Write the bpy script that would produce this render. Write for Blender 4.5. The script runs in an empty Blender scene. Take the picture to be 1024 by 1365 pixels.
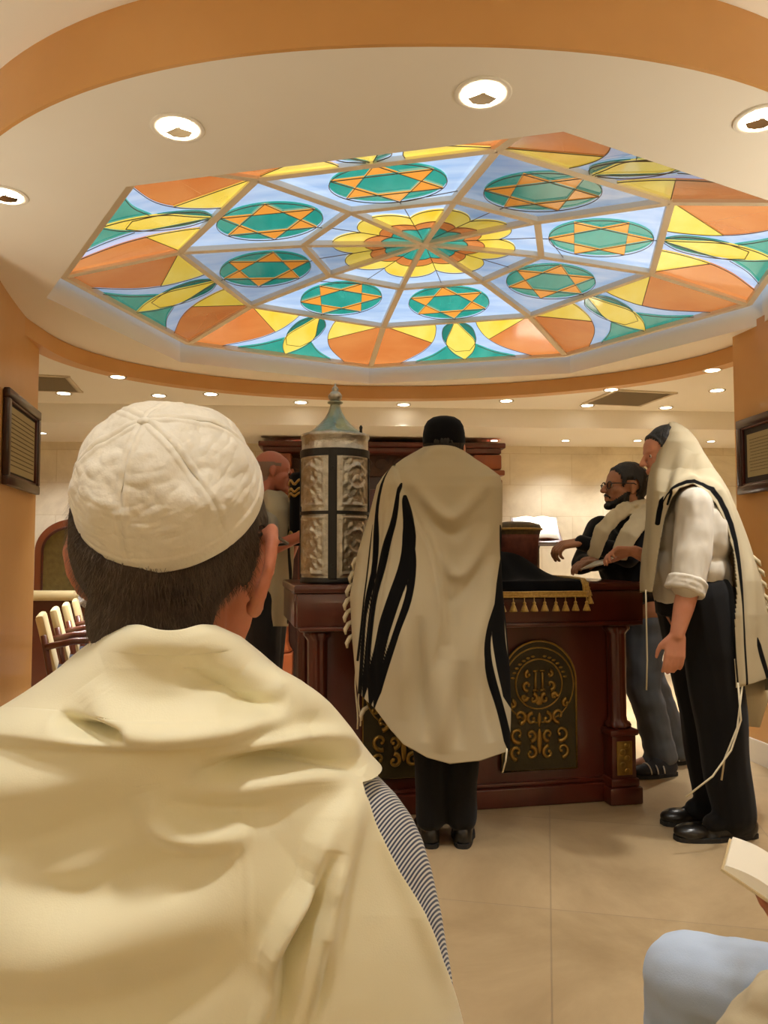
import bpy, bmesh, math, random
import numpy as np
from mathutils import Vector, Matrix, noise
random.seed(4)
RNG = np.random.default_rng(4)
SC = bpy.context.scene
COL = SC.collection
PI = math.pi
R = math.radians

# ------------------------------------------------------------------ camera
CAMH, FPX, PITCH = 1.2, 1020.0, R(3.0)
CP, SP = math.cos(PITCH), math.sin(PITCH)
def P(px, py, y):
    """world point at distance y (metres along the floor) seen at that place of the 1024x1365 photo"""
    a = (np.asarray(px, float) - 512) / FPX
    b = (682.5 - np.asarray(py, float)) / FPX
    y = np.asarray(y, float)
    h = y * (SP + b * CP) / (CP - b * SP)
    d = y * CP + h * SP
    return np.stack(np.broadcast_arrays(a * d, y, CAMH + h), -1)
def V(px, py, y): return Vector(P(px, py, y).tolist())

cam_d = bpy.data.cameras.new('camera'); cam = bpy.data.objects.new('camera', cam_d); COL.objects.link(cam)
cam.location = (0, 0, CAMH); cam.rotation_euler = (R(90) + PITCH, 0, 0)
cam_d.sensor_fit = 'HORIZONTAL'; cam_d.sensor_width = 36; cam_d.lens = 36 * FPX / 1024
cam_d.clip_start = 0.05; cam_d.clip_end = 60
cam_d.dof.use_dof = False
SC.camera = cam

# ------------------------------------------------------------------ materials
def lin(c):
    if isinstance(c, str):
        c = tuple(int(c[i:i+2], 16) / 255 for i in (0, 2, 4))
    return tuple((x / 12.92 if x <= .04045 else ((x + .055) / 1.055) ** 2.4) for x in c)
MATS = {}
def M(name, col, rough=.5, metal=0., var=None, bump=None, sheen=0., sss=0., spec=.5, coat=0., emit=None, stretch=(1,1,1), aniso=None):
    """col sRGB hex; var=(scale, second hex, amount); bump=(scale, strength, distance); emit=(hex, strength)"""
    if name in MATS: return MATS[name]
    m = bpy.data.materials.new(name); m.use_nodes = True; nt = m.node_tree; N = nt.nodes; L = nt.links
    b = N['Principled BSDF']; MATS[name] = m
    b.inputs['Base Color'].default_value = (*lin(col), 1)
    b.inputs['Roughness'].default_value = rough; b.inputs['Metallic'].default_value = metal
    b.inputs['Specular IOR Level'].default_value = spec
    b.inputs['Sheen Weight'].default_value = sheen; b.inputs['Coat Weight'].default_value = coat
    b.inputs['Coat Roughness'].default_value = .08
    if sss:
        b.inputs['Subsurface Weight'].default_value = sss
        b.inputs['Subsurface Radius'].default_value = (.02, .007, .003); b.inputs['Subsurface Scale'].default_value = .5
    tc = mp = None
    if var or bump:
        tc = N.new('ShaderNodeTexCoord'); mp = N.new('ShaderNodeMapping'); L.new(tc.outputs['Object'], mp.inputs[0])
        mp.inputs['Scale'].default_value = stretch
    if var:
        n = N.new('ShaderNodeTexNoise'); n.inputs['Scale'].default_value = var[0]; n.inputs['Detail'].default_value = 5
        L.new(mp.outputs[0], n.inputs['Vector'])
        r = N.new('ShaderNodeValToRGB'); L.new(n.outputs['Fac'], r.inputs[0])
        r.color_ramp.elements[0].position = .5 - .25; r.color_ramp.elements[1].position = .5 + .25
        r.color_ramp.elements[0].color = (*lin(col), 1)
        c0, c1 = lin(col), lin(var[1]); k = var[2]
        r.color_ramp.elements[1].color = (*[a * (1 - k) + c * k for a, c in zip(c0, c1)], 1)
        L.new(r.outputs[0], b.inputs['Base Color'])
        if emit:
            L.new(r.outputs[0], b.inputs['Emission Color'])
            hs = N.new('ShaderNodeHueSaturation'); hs.inputs['Value'].default_value = .3; L.new(r.outputs[0], hs.inputs['Color']); L.new(hs.outputs[0], b.inputs['Base Color'])
    elif emit: b.inputs['Emission Color'].default_value = (*lin(emit[0]), 1)
    if emit: b.inputs['Emission Strength'].default_value = emit[1]
    if bump:
        n = N.new('ShaderNodeTexNoise'); n.inputs['Scale'].default_value = bump[0]; n.inputs['Detail'].default_value = 4
        L.new(mp.outputs[0], n.inputs['Vector'])
        bp = N.new('ShaderNodeBump'); bp.inputs['Strength'].default_value = bump[1]; bp.inputs['Distance'].default_value = bump[2]
        L.new(n.outputs['Fac'], bp.inputs['Height']); L.new(bp.outputs[0], b.inputs['Normal'])
    return m

# ------------------------------------------------------------------ object helpers
def tag(o, label=None, cat=None, group=None, kind=None):
    if label: o['label'] = label
    if cat: o['category'] = cat
    if group: o['group'] = group
    if kind: o['kind'] = kind
    return o
def thing(name, label, cat, loc=(0, 0, 0), rz=0., group=None):
    o = bpy.data.objects.new(name, None); o.empty_display_size = .1; COL.objects.link(o)
    o.location = loc; o.rotation_euler = (0, 0, rz)
    return tag(o, label, cat, group)
def attach(o, parent, local):
    if parent is None: return
    o.parent = parent
    if not local:
        mw = Matrix.Identity(4); p = parent
        chain = []
        while p is not None: chain.append(p); p = p.parent
        for p in reversed(chain):
            loc = Matrix.Translation(p.location) @ p.rotation_euler.to_matrix().to_4x4()
            mw = mw @ p.matrix_parent_inverse @ loc
        o.matrix_parent_inverse = mw.inverted()
def mk(name, verts, faces, mat, parent=None, smooth=False, local=False, fm=None, attrs=None, label=None):
    me = bpy.data.meshes.new(name)
    vl = verts.tolist() if isinstance(verts, np.ndarray) else [tuple(v) for v in verts]
    fl = faces.tolist() if isinstance(faces, np.ndarray) else faces
    me.from_pydata(vl, [], fl)
    for m in (mat if isinstance(mat, (list, tuple)) else [mat]): me.materials.append(m)
    if fm is not None: me.polygons.foreach_set('material_index', np.asarray(fm, np.int32))
    if smooth: me.polygons.foreach_set('use_smooth', np.ones(len(me.polygons), bool))
    if attrs:
        for k, a in attrs.items():
            at = me.attributes.new(k, 'FLOAT', 'POINT'); at.data.foreach_set('value', np.asarray(a, np.float32))
    me.update()
    o = bpy.data.objects.new(name, me); COL.objects.link(o); attach(o, parent, local)
    if label: o['label'] = label
    return o
class MB:
    """collects simple shapes into one mesh"""
    def __init__(s): s.v = []; s.f = []; s.m = []
    def add(s, v, f, mi=0, T=None):
        n = len(s.v)
        if T is not None: v = [T @ Vector(p) for p in v]
        s.v += [tuple(p) for p in v]; s.f += [tuple(i + n for i in q) for q in f]; s.m += [mi] * len(f); return s
    def box(s, c, d, mi=0, rz=0., bev=0., T=None, taper=1.):
        x, y, z = d[0]/2, d[1]/2, d[2]/2; b = min(bev, x*.9, y*.9, z*.9)
        if b <= 0:
            v = [(i*x*(taper if k > 0 else 1), j*y*(taper if k > 0 else 1), k*z) for k in (-1, 1) for j in (-1, 1) for i in (-1, 1)]
            f = [(0,2,3,1),(4,5,7,6),(0,1,5,4),(2,6,7,3),(0,4,6,2),(1,3,7,5)]
        else:
            bm = bmesh.new(); bmesh.ops.create_cube(bm, size=1)
            for w in bm.verts: w.co = Vector((w.co.x*2*x, w.co.y*2*y, w.co.z*2*z))
            bmesh.ops.bevel(bm, geom=bm.edges[:], offset=b, segments=2, affect='EDGES', profile=.5)
            bm.verts.ensure_lookup_table()
            v = [tuple(w.co) for w in bm.verts]; f = [tuple(w.index for w in q.verts) for q in bm.faces]; bm.free()
        TT = Matrix.Translation(c) @ Matrix.Rotation(rz, 4, 'Z')
        if T is not None: TT = T @ TT
        return s.add(v, f, mi, TT)
    def lathe(s, prof, c=(0,0,0), n=32, mi=0, T=None, flute=None, cap=True):
        v = []; f = []
        for (r, z) in prof:
            for i in range(n):
                a = 2*PI*i/n; rr = r*(1 + (flute[1]*math.cos(flute[0]*a + (flute[2]*z if len(flute) > 2 else 0)) if flute else 0))
                v.append((rr*math.cos(a), rr*math.sin(a), z))
        for j in range(len(prof)-1):
            for i in range(n):
                a, b = j*n+i, j*n+(i+1) % n; f.append((a, b, b+n, a+n))
        if cap:
            f.append(tuple(range(n-1, -1, -1))); f.append(tuple(range((len(prof)-1)*n, len(prof)*n)))
        TT = Matrix.Translation(c)
        if T is not None: TT = T @ TT
        return s.add(v, f, mi, TT)
    def tube(s, pts, r, n=8, mi=0, closed=False):
        pts = [Vector(p) for p in pts]; k = len(pts); v = []; f = []; up = None
        for j, p in enumerate(pts):
            t = (pts[(j+1) % k] - pts[j-1]) if closed else (pts[min(j+1, k-1)] - pts[max(j-1, 0)])
            t.normalize()
            if up is None:
                up = Vector((0,0,1)) if abs(t.z) < .9 else Vector((1,0,0))
            a = (up - t*up.dot(t)).normalized(); b = t.cross(a); up = a
            rr = r[j] if isinstance(r, (list, tuple)) else r
            for i in range(n):
                q = 2*PI*i/n; v.append(p + a*(rr*math.cos(q)) + b*(rr*math.sin(q)))
        for j in range(k if closed else k-1):
            for i in range(n):
                A, B = j*n+i, j*n+(i+1) % n; C_, D_ = ((j+1) % k)*n+(i+1) % n, ((j+1) % k)*n+i
                f.append((A, B, C_, D_))
        if not closed:
            f.append(tuple(range(n-1, -1, -1))); f.append(tuple(range((k-1)*n, k*n)))
        return s.add(v, f, mi)
    def prism(s, poly, z0, z1, mi=0, T=None):
        n = len(poly); v = [(x, y, z0) for x, y in poly] + [(x, y, z1) for x, y in poly]
        f = [tuple(range(n-1, -1, -1)), tuple(range(n, 2*n))] + [(i, (i+1) % n, n+(i+1) % n, n+i) for i in range(n)]
        return s.add(v, f, mi, T)
    def ball(s, c, r, n=10, mi=0, T=None):
        r = r if isinstance(r, (tuple, list)) else (r, r, r)
        v = [(0,0,-1)]; f = []
        for j in range(1, n):
            t = PI*j/n
            for i in range(2*n): a = PI*i/n; v.append((math.sin(t)*math.cos(a), math.sin(t)*math.sin(a), -math.cos(t)))
        v.append((0,0,1)); L_ = len(v)-1; w = 2*n
        for i in range(w): f.append((0, 1+(i+1) % w, 1+i)); f.append((L_, L_-w+i, L_-w+(i+1) % w))
        for j in range(n-2):
            for i in range(w): a, b = 1+j*w+i, 1+j*w+(i+1) % w; f.append((a, b, b+w, a+w))
        TT = Matrix.Translation(c) @ Matrix.Diagonal((*r, 1))
        if T is not None: TT = T @ TT
        return s.add(v, f, mi, TT)
    def build(s, name, mat, parent=None, smooth=False, local=False, label=None, auto=False):
        o = mk(name, s.v, s.f, mat, parent, smooth, local, s.m, label=label)
        if auto:
            o.data.polygons.foreach_set('use_smooth', np.ones(len(o.data.polygons), bool))
            o.data.set_sharp_from_angle(angle=R(38))
        return o

def capsule(p0, r0, p1, r1, n=14, sq=1.):
    p0, p1 = Vector(p0), Vector(p1); t = (p1-p0); t = t.normalized() if t.length > 1e-6 else Vector((0,0,1))
    u = Vector((0,0,1)) if abs(t.z) < .9 else Vector((0,1,0)); a = (u - t*u.dot(t)).normalized(); b = t.cross(a)
    rows = [(p0, r0, -PI/2*k/5) for k in (5, 4, 3, 2, 1)] + [(p0, r0, 0), (p1, r1, 0)] + [(p1, r1, PI/2*k/5) for k in (1, 2, 3, 4, 5)]
    v = []; f = []
    for (c, r, e) in rows:
        for i in range(n):
            q = 2*PI*i/n; rr = max(r*math.cos(e), r*.02); v.append(c + t*(r*math.sin(e)) + a*(rr*math.cos(q)) + b*(rr*math.sin(q)*sq))
    for j in range(len(rows)-1):
        for i in range(n):
            A, B = j*n+i, j*n+(i+1) % n; f.append((A, B, B+n, A+n))
    f.append(tuple(range(n-1, -1, -1))); f.append(tuple(range((len(rows)-1)*n, len(rows)*n)))
    return v, f
def chain(mb, pts, rs, T=None):
    for a, b, ra, rb in zip(pts[:-1], pts[1:], rs[:-1], rs[1:]):
        v, f = capsule(a, ra, b, rb); mb.add(v, f, 0, T)
def blob(name, mb, mat, parent=None, voxel=.008, smooth=6, fn=None, label=None, attrs=None, local=False):
    """fuse overlapping shapes into one continuous skin"""
    t = mb.build('fuse', mat); md = t.modifiers.new('r', 'REMESH'); md.mode = 'VOXEL'; md.voxel_size = voxel; md.use_smooth_shade = True
    if smooth: sm = t.modifiers.new('s', 'SMOOTH'); sm.factor = .5; sm.iterations = smooth
    dg = bpy.context.evaluated_depsgraph_get(); me = bpy.data.meshes.new_from_object(t.evaluated_get(dg))
    bpy.data.objects.remove(t)
    me.name = name
    if not me.materials: me.materials.append(mat)
    n = len(me.vertices); co = np.empty(n*3, np.float32); me.vertices.foreach_get('co', co); co = co.reshape(-1, 3)
    if fn is not None:
        no = np.empty(n*3, np.float32); me.vertices.foreach_get('normal', no); no = no.reshape(-1, 3)
        co = fn(co, no); me.vertices.foreach_set('co', co.astype(np.float32).ravel())
    if attrs:
        for k, a in attrs(co).items():
            at = me.attributes.new(k, 'FLOAT', 'POINT'); at.data.foreach_set('value', np.asarray(a, np.float32))
    me.polygons.foreach_set('use_smooth', np.ones(len(me.polygons), bool)); me.update()
    o = bpy.data.objects.new(name, me); COL.objects.link(o); attach(o, parent, local)
    if label: o['label'] = label
    return o
def vnoise(co, scale, seed=0.):
    return np.array([noise.noise(Vector((float(p[0])*scale[0]+seed, float(p[1])*scale[1], float(p[2])*scale[2]))) for p in co])
def wrinkle(amp, scale, seed=0.):
    return lambda co, no: co + no * (vnoise(co, scale, seed)*amp)[:, None]
def pdist(X, Y, pl):
    """distance to a polyline, signed side, and position along it 0..1"""
    best = np.full(X.shape, 1e9); side = np.zeros(X.shape); along = np.zeros(X.shape)
    seg = [math.dist(pl[i], pl[i+1]) for i in range(len(pl)-1)]; tot = sum(seg); acc = 0
    for i, L_ in enumerate(seg):
        (ax, ay), (bx, by) = pl[i], pl[i+1]; dx, dy = (bx-ax)/L_, (by-ay)/L_
        t = np.clip((X-ax)*dx + (Y-ay)*dy, 0, L_); qx, qy = ax+dx*t, ay+dy*t
        d = np.hypot(X-qx, Y-qy); k = d < best
        best = np.where(k, d, best); side = np.where(k, np.sign((X-ax)*dy - (Y-ay)*dx), side); along = np.where(k, (acc+t)/tot, along); acc += L_
    return best, side, along
def smooth_pl(pl, n=24):
    pl = [np.array(p, float) for p in pl]
    if len(pl) < 3: return [tuple(p) for p in pl]
    out = []
    q = [2*pl[0]-pl[1]] + pl + [2*pl[-1]-pl[-2]]
    for i in range(1, len(q)-2):
        for t in np.linspace(0, 1, max(2, n//(len(pl)-1)), endpoint=False):
            a, b, c, d = q[i-1], q[i], q[i+1], q[i+2]
            out.append(tuple(.5*((2*b) + (-a+c)*t + (2*a-5*b+4*c-d)*t*t + (-a+3*b-3*c+d)*t**3)))
    out.append(tuple(pl[-1])); return out
def ridge(X, Y, pl, w, amp, taper=True, w2=None):
    d, s, a = pdist(X, Y, smooth_pl(pl)); ww = w if w2 is None else np.where(s > 0, w2, w)
    k = 1.12*np.sin(np.clip(a, .0, 1.)*PI)**.9 if taper else 1.
    return amp*np.exp(-(d/ww)**2)*k
def sstep(x): x = np.clip(x, 0, 1); return x*x*(3-2*x)
def itp(x, tab):
    t = sorted(tab); return np.interp(x, [a for a, _ in t], [b for _, b in t])

# ------------------------------------------------------------------ palette
cream_ceiling = M('cream_ceiling_paint', 'f8f5ee', .7, var=(1.5, 'f2ecdf', .5))
ochre = M('ochre_plaster', 'dba868', .42, var=(2.2, 'ce9650', .8), bump=(9, .12, .01), coat=.15)
wood_red = M('red_mahogany', '5c2315', .3, var=(7, '34120a', .75), stretch=(1, 1, .25), coat=.35, bump=(40, .06, .002))
wood_dark = M('dark_mahogany', '3a1810', .3, var=(9, '200c08', .8), coat=.3)
wood_orange = M('warm_cherry_wood', '96502a', .3, var=(6, '70341a', .7), stretch=(1, 1, .2), coat=.3)
white_trim = M('white_gloss_trim', 'e8e4dc', .35)
chrome = M('brushed_chrome', 'd8d4cc', .18, 1.)
silver = M('embossed_silver', 'd0cdc4', .34, 1., var=(30, '8f897a', .7), bump=(70, .6, .006))
silver_dome = M('patinated_silver', 'aeb09c', .3, 1., var=(14, '6f7d6c', .8), bump=(45, .7, .006))
black_leather = M('black_strap', '15120f', .5)
gold = M('gold_relief', 'a8843e', .38, .75, var=(30, '6b5020', .6))
gold_cloth = M('gold_braid', 'c9a24c', .7, var=(90, '8f6c24', .8), bump=(220, .6, .002), sheen=.3)
olive = M('olive_bronze_field', '3d3416', .45, .3, var=(18, '2a230e', .8), bump=(60, .5, .003))
velvet = M('black_velvet', '08080c', .9, sheen=.06, spec=.12)
wool = M('cream_wool', 'cabd9e', .85, sheen=.1, spec=.2, var=(5, 'c0b290', .6), bump=(420, .25, .001))
cotton = M('white_cotton_shirt', 'cbc3b4', .8, sheen=.15, bump=(30, .15, .003))
black_cloth = M('black_trouser_cloth', '0f0d0d', .85, sheen=.08, spec=.2)
sweater = M('black_sweater', '100f12', .9, sheen=.15, spec=.2)
jean_grey = M('grey_denim', '55585c', .85, var=(6, '3f4347', .7), bump=(300, .3, .001))
skin = M('skin', 'd0957a', .5, sss=.12, var=(14, 'b87458', .55), spec=.35)
skin_dim = M('skin_olive', 'b07c5c', .5, sss=.1, var=(14, '9c664a', .55), spec=.35)
hair_black = M('black_hair', '120d0a', .55, bump=(160, .8, .004), stretch=(1, 1, .3))
hair_brown = M('dark_brown_hair', '2b1f16', .6, bump=(200, .6, .002), stretch=(1, 1, .3))
shoe_black = M('black_shoe_leather', '17130f', .3)
rubber = M('shoe_rubber', '1b1917', .7)
paper = M('book_paper', 'efe8d6', .7)
ink = M('printed_ink', '2a2420', .8)
lamp_glow = M('lamp_glow', 'fff2d8', .4, emit=('fff0d2', 14.))
lamp_glow_small = M('small_lamp_glow', 'fff2d8', .4, emit=('fff2d8', 9.))

def stripe_mat(name, base, dark):
    m = M(name, base, .9, sheen=.0, spec=.15, bump=(380, .25, .001)); nt = m.node_tree; N = nt.nodes; L = nt.links
    at = N.new('ShaderNodeAttribute'); at.attribute_name = 'stripe'
    mr = N.new('ShaderNodeMapRange'); mr.inputs['From Min'].default_value = -.35; mr.inputs['From Max'].default_value = .35
    L.new(at.outputs['Fac'], mr.inputs['Value'])
    mx = N.new('ShaderNodeMix'); mx.data_type = 'RGBA'; L.new(mr.outputs[0], mx.inputs['Factor'])
    mx.inputs['A'].default_value = (*lin(base), 1); mx.inputs['B'].default_value = (*lin(dark), 1)
    L.new(mx.outputs['Result'], N['Principled BSDF'].inputs['Base Color']); return m
wool_striped = stripe_mat('cream_wool_with_black_stripes', 'b8ac90', '0b0a0a')
def wave_mat(name, a, b, scale, rot, rough=.8, thr=.5):
    m = M(name, a, rough, sheen=.1); nt = m.node_tree; N = nt.nodes; L = nt.links
    tc = N.new('ShaderNodeTexCoord'); mp = N.new('ShaderNodeMapping'); mp.inputs['Rotation'].default_value = rot
    w = N.new('ShaderNodeTexWave'); w.inputs['Scale'].default_value = scale; w.inputs['Distortion'].default_value = .0
    r = N.new('ShaderNodeValToRGB'); r.color_ramp.elements[0].position = thr-.1; r.color_ramp.elements[1].position = thr+.1
    r.color_ramp.elements[0].color = (*lin(a), 1); r.color_ramp.elements[1].color = (*lin(b), 1)
    L.new(tc.outputs['Object'], mp.inputs[0]); L.new(mp.outputs[0], w.inputs['Vector']); L.new(w.outputs['Fac'], r.inputs[0])
    L.new(r.outputs[0], N['Principled BSDF'].inputs['Base Color']); return m
def tile_mat(name, c1, c2, mortar, w, h, rough, msize, vein, gloss_bump=0, vertical=False, off=.5, rz=0.):
    m = M(name, c1, rough); nt = m.node_tree; N = nt.nodes; L = nt.links; b = N['Principled BSDF']
    tc = N.new('ShaderNodeTexCoord'); mp = N.new('ShaderNodeMapping')
    if vertical: mp.inputs['Rotation'].default_value = (R(90), 0, 0)
    else: mp.inputs['Rotation'].default_value = (0, 0, rz)
    L.new(tc.outputs['Object'], mp.inputs[0])
    br = N.new('ShaderNodeTexBrick'); br.inputs['Scale'].default_value = 1; br.inputs['Brick Width'].default_value = w; br.inputs['Row Height'].default_value = h
    br.inputs['Mortar Size'].default_value = msize; br.inputs['Mortar Smooth'].default_value = .3; br.offset = off
    br.inputs['Color1'].default_value = (*lin(c1), 1); br.inputs['Color2'].default_value = (*lin(c2), 1); br.inputs['Mortar'].default_value = (*lin(mortar), 1)
    L.new(mp.outputs[0], br.inputs['Vector'])
    n = N.new('ShaderNodeTexNoise'); n.inputs['Scale'].default_value = vein; n.inputs['Detail'].default_value = 9; n.inputs['Roughness'].default_value = .65; n.inputs['Distortion'].default_value = .6
    L.new(tc.outputs['Object'], n.inputs['Vector'])
    r = N.new('ShaderNodeValToRGB'); r.color_ramp.elements[0].position = .33; r.color_ramp.elements[1].position = .68
    r.color_ramp.elements[0].color = (.66, .61, .54, 1); r.color_ramp.elements[1].color = (1.1, 1.09, 1.07, 1); L.new(n.outputs['Fac'], r.inputs[0])
    mx = N.new('ShaderNodeMix'); mx.data_type = 'RGBA'; mx.blend_type = 'MULTIPLY'; mx.inputs['Factor'].default_value = .85
    L.new(br.outputs['Color'], mx.inputs['A']); L.new(r.outputs[0], mx.inputs['B']); L.new(mx.outputs['Result'], b.inputs['Base Color'])
    bp = N.new('ShaderNodeBump'); bp.inputs['Strength'].default_value = .3; bp.inputs['Distance'].default_value = .004; bp.invert = True
    L.new(br.outputs['Fac'], bp.inputs['Height']); L.new(bp.outputs[0], b.inputs['Normal'])
    return m
# ================================================================== the setting
CEN = (.12, 4.5)
def egg(t):
    c, s = math.cos(t), math.sin(t); b = 2.6 if s < 0 else 1.44; e = 2/2.3 if s < 0 else 1.
    return (CEN[0] + 2.12*math.copysign(abs(c)**e, c), CEN[1] + b*math.copysign(abs(s)**e, s))
ZB, ZA, ZN = CAMH+1.30, CAMH+1.20, CAMH+1.50     # dropped oval ceiling, far ceiling, near ceiling
floor_m = tile_mat('beige_marble_tiles', 'b09a78', 'a99370', '9a866a', .9, .9, .3, .003, 1.6, off=0., rz=R(12))
stone_m = tile_mat('cream_limestone_blocks', 'f6f0de', 'efe6cf', 'e6dcc2', .62, .31, .5, .005, 1.2, vertical=True)
def struct(o): o['kind'] = 'structure'; return o
YB = lambda x: 7.42 + .068*x                          # the far wall runs slightly away to the right
b = MB(); b.box((0, 2.2, -.05), (9.2, 12.2, .1)); struct(b.build('floor', floor_m))
# far limestone wall and side walls
b = MB(); b.add([(-4.6, YB(-4.6), 0), (4.6, YB(4.6), 0), (4.6, YB(4.6), 2.6), (-4.6, YB(-4.6), 2.6),
                 (-4.6, YB(-4.6)+.15, 0), (4.6, YB(4.6)+.15, 0), (4.6, YB(4.6)+.15, 2.6), (-4.6, YB(-4.6)+.15, 2.6)],
                [(0,1,2,3),(5,4,7,6),(0,4,5,1),(3,2,6,7),(0,3,7,4),(1,5,6,2)]); struct(b.build('wall_far', stone_m))
wall_paint = M('warm_cream_wall_paint', 'dcc9a4', .6, var=(2, 'd2bc92', .6))
b = MB(); b.box((-4.55, 2, 1.35), (.12, 11.6, 2.7)); struct(b.build('wall_left', wall_paint))
b = MB(); b.box((4.55, 2, 1.35), (.12, 12, 2.7)); struct(b.build('wall_right', wall_paint))
b = MB(); b.box((0, -3.6, 1.35), (9.2, .12, 2.7)); struct(b.build('wall_back', wall_paint))
# ceilings
FIT = dict(cx=.2186, cy=4.0842, R3=1.903, th=-36.33, asp=.9001, phi=-.2069)
def octv(k, r):
    a = R(FIT['th'] - 45*k) - FIT['phi']; X, Y = math.cos(a), math.sin(a)*FIT['asp']; c, s = math.cos(FIT['phi']), math.sin(FIT['phi'])
    return (FIT['cx'] + r*(X*c - Y*s), FIT['cy'] + r*(X*s + Y*c))
hole = [octv(k, 1.984) for k in range(8)][::-1]       # counter-clockwise
def ring_ray(poly, ang, c):
    d = (math.cos(ang), math.sin(ang)); best = None
    for i in range(len(poly)):
        (ax, ay), (bx, by) = poly[i], poly[(i+1) % len(poly)]; ex, ey = bx-ax, by-ay; den = d[0]*ey - d[1]*ex
        if abs(den) < 1e-9: continue
        t = ((ax-c[0])*ey - (ay-c[1])*ex)/den; u = ((ax-c[0])*d[1] - (ay-c[1])*d[0])/den
        if t > 0 and -1e-6 <= u <= 1+1e-6 and (best is None or t < best): best = t
    return (c[0]+d[0]*best, c[1]+d[1]*best)
EG = [egg(2*PI*i/240) for i in range(240)]
cc = (FIT['cx'], FIT['cy'])
angs = sorted([2*PI*i/240-PI for i in range(240)] + [math.atan2(p[1]-cc[1], p[0]-cc[0]) for p in hole])
inn = [ring_ray(hole, a, cc) for a in angs]; out = [ring_ray(EG, a, cc) for a in angs]; n = len(angs)
v = [(x, y, ZB) for x, y in inn] + [(x, y, ZB) for x, y in out] + [(x, y, ZB+.22) for x, y in inn] + [(x, y, ZB+.22) for x, y in out]
f = []
for i in range(n):
    j = (i+1) % n
    f += [(i, j, n+j, n+i), (2*n+i, 3*n+i, 3*n+j, 2*n+j), (i, 2*n+i, 2*n+j, j), (n+i, n+j, 3*n+j, 3*n+i)]
struct(mk('ceiling', v, f, cream_ceiling))
# near ceiling (higher) around the oval and far ceiling (lower)
def around(z, rect, t0, t1, name, thick=.1):
    (x0, y0, x1, y1) = rect; rp = [(x0, y0), (x1, y0), (x1, y1), (x0, y1)]
    N_ = 120; I = []; O = []
    ts = [t0+(t1-t0)*i/N_ for i in range(N_+1)]
    for t in ts:
        e = egg(t); a = math.atan2(e[1]-CEN[1], e[0]-CEN[0]); I.append(e); O.append(ring_ray(rp, a, CEN))
    # insert rectangle corners by snapping the closest samples
    for c in rp:
        k = min(range(len(O)), key=lambda i: math.dist(O[i], c))
        if math.dist(O[k], c) < .35: O[k] = c
    m = len(I); v = [(x, y, z) for x, y in I] + [(x, y, z) for x, y in O] + [(x, y, z+thick) for x, y in I] + [(x, y, z+thick) for x, y in O]
    f = []
    for i in range(m-1):
        f += [(i, i+1, m+i+1, m+i), (2*m+i, 3*m+i, 3*m+i+1, 2*m+i+1), (i, 2*m+i, 2*m+i+1, i+1), (m+i, m+i+1, 3*m+i+1, 3*m+i)]
    return struct(mk(name, v, f, cream_ceiling))
around(ZN, (-4.6, -3.7, 4.6, 4.52), PI, 2*PI, 'ceiling')
around(ZA, (-4.6, 4.48, 4.6, 8.0), 0, PI, 'ceiling')
def curved(name, t0, t1, z0, z1, thick, mat, off=0., n=90):
    v = []; f = []
    for i in range(n+1):
        t = t0+(t1-t0)*i/n; x, y = egg(t); e = .01; x2, y2 = egg(t+e); tx, ty = x2-x, y2-y; L_ = math.hypot(tx, ty) or 1
        nx, ny = ty/L_, -tx/L_
        for o in (off, off+thick):
            for z in (z0, z1): v.append((x+nx*o, y+ny*o, z))
    for i in range(n):
        a = 4*i; c = a+4
        f += [(a, a+1, c+1, c), (a+2, c+2, c+3, a+3), (a, c, c+2, a+2), (a+1, a+3, c+3, c+1)]
    f += [(0, 2, 3, 1), (4*n, 4*n+1, 4*n+3, 4*n+2)]
    o = mk(name, v, f, mat); o.data.polygons.foreach_set('use_smooth', np.ones(len(f), bool)); o.data.set_sharp_from_angle(angle=R(35)); return struct(o)
curved('trim_1', PI+.12, 2*PI-.12, ZB-.004, ZN+.02, .012, ochre, 0.)       # outer fascia of the dropped oval ceiling
curved('trim_2', -.16, PI+.16, ZA-.003, ZB-.004+.0, .10, ochre, -.012)              # inner band above the opening
# the two curved ochre wall piers, part of the oval
def pier(name, pts, mat=ochre, z1=None, thick=.16, sgn=1):
    pts = smooth_pl(pts, 30); v = []; f = []; m = len(pts)
    for i, (x, y) in enumerate(pts):
        a = pts[max(i-1, 0)]; c = pts[min(i+1, m-1)]; tx, ty = c[0]-a[0], c[1]-a[1]; L_ = math.hypot(tx, ty); nx, ny = ty/L_*sgn, -tx/L_*sgn
        for o in (0, thick):
            for z in (0, z1 or ZB+.04): v.append((x+nx*o, y+ny*o, z))
    for i in range(m-1):
        a = 4*i; c = a+4
        f += [(a, a+1, c+1, c), (a+2, c+2, c+3, a+3), (a, c, c+2, a+2), (a+1, a+3, c+3, c+1)]
    f += [(0, 2, 3, 1), (4*m-4, 4*m-3, 4*m-1, 4*m-2)]
    o = mk(name, v, f, mat); return struct(o)
LP = [(-2.04, 4.47), (-1.955, 4.05), (-1.83, 3.57), (-1.70, 3.2)]
RP = [(2.11, 4.57), (2.15, 4.30), (2.15, 3.95), (2.10, 3.5)]
pier('wall_left', LP, sgn=1)
pier('wall_right', RP, sgn=-1)
pier('baseboard_right', [(x-.018, y+(.014 if i == 0 else 0)) for i, (x, y) in enumerate(RP)], white_trim, .13, .03, -1)
pier('baseboard_left', [(x+.018, y+(.014 if i == 0 else 0)) for i, (x, y) in enumerate(LP)], white_trim, .13, .03, 1)
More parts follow.
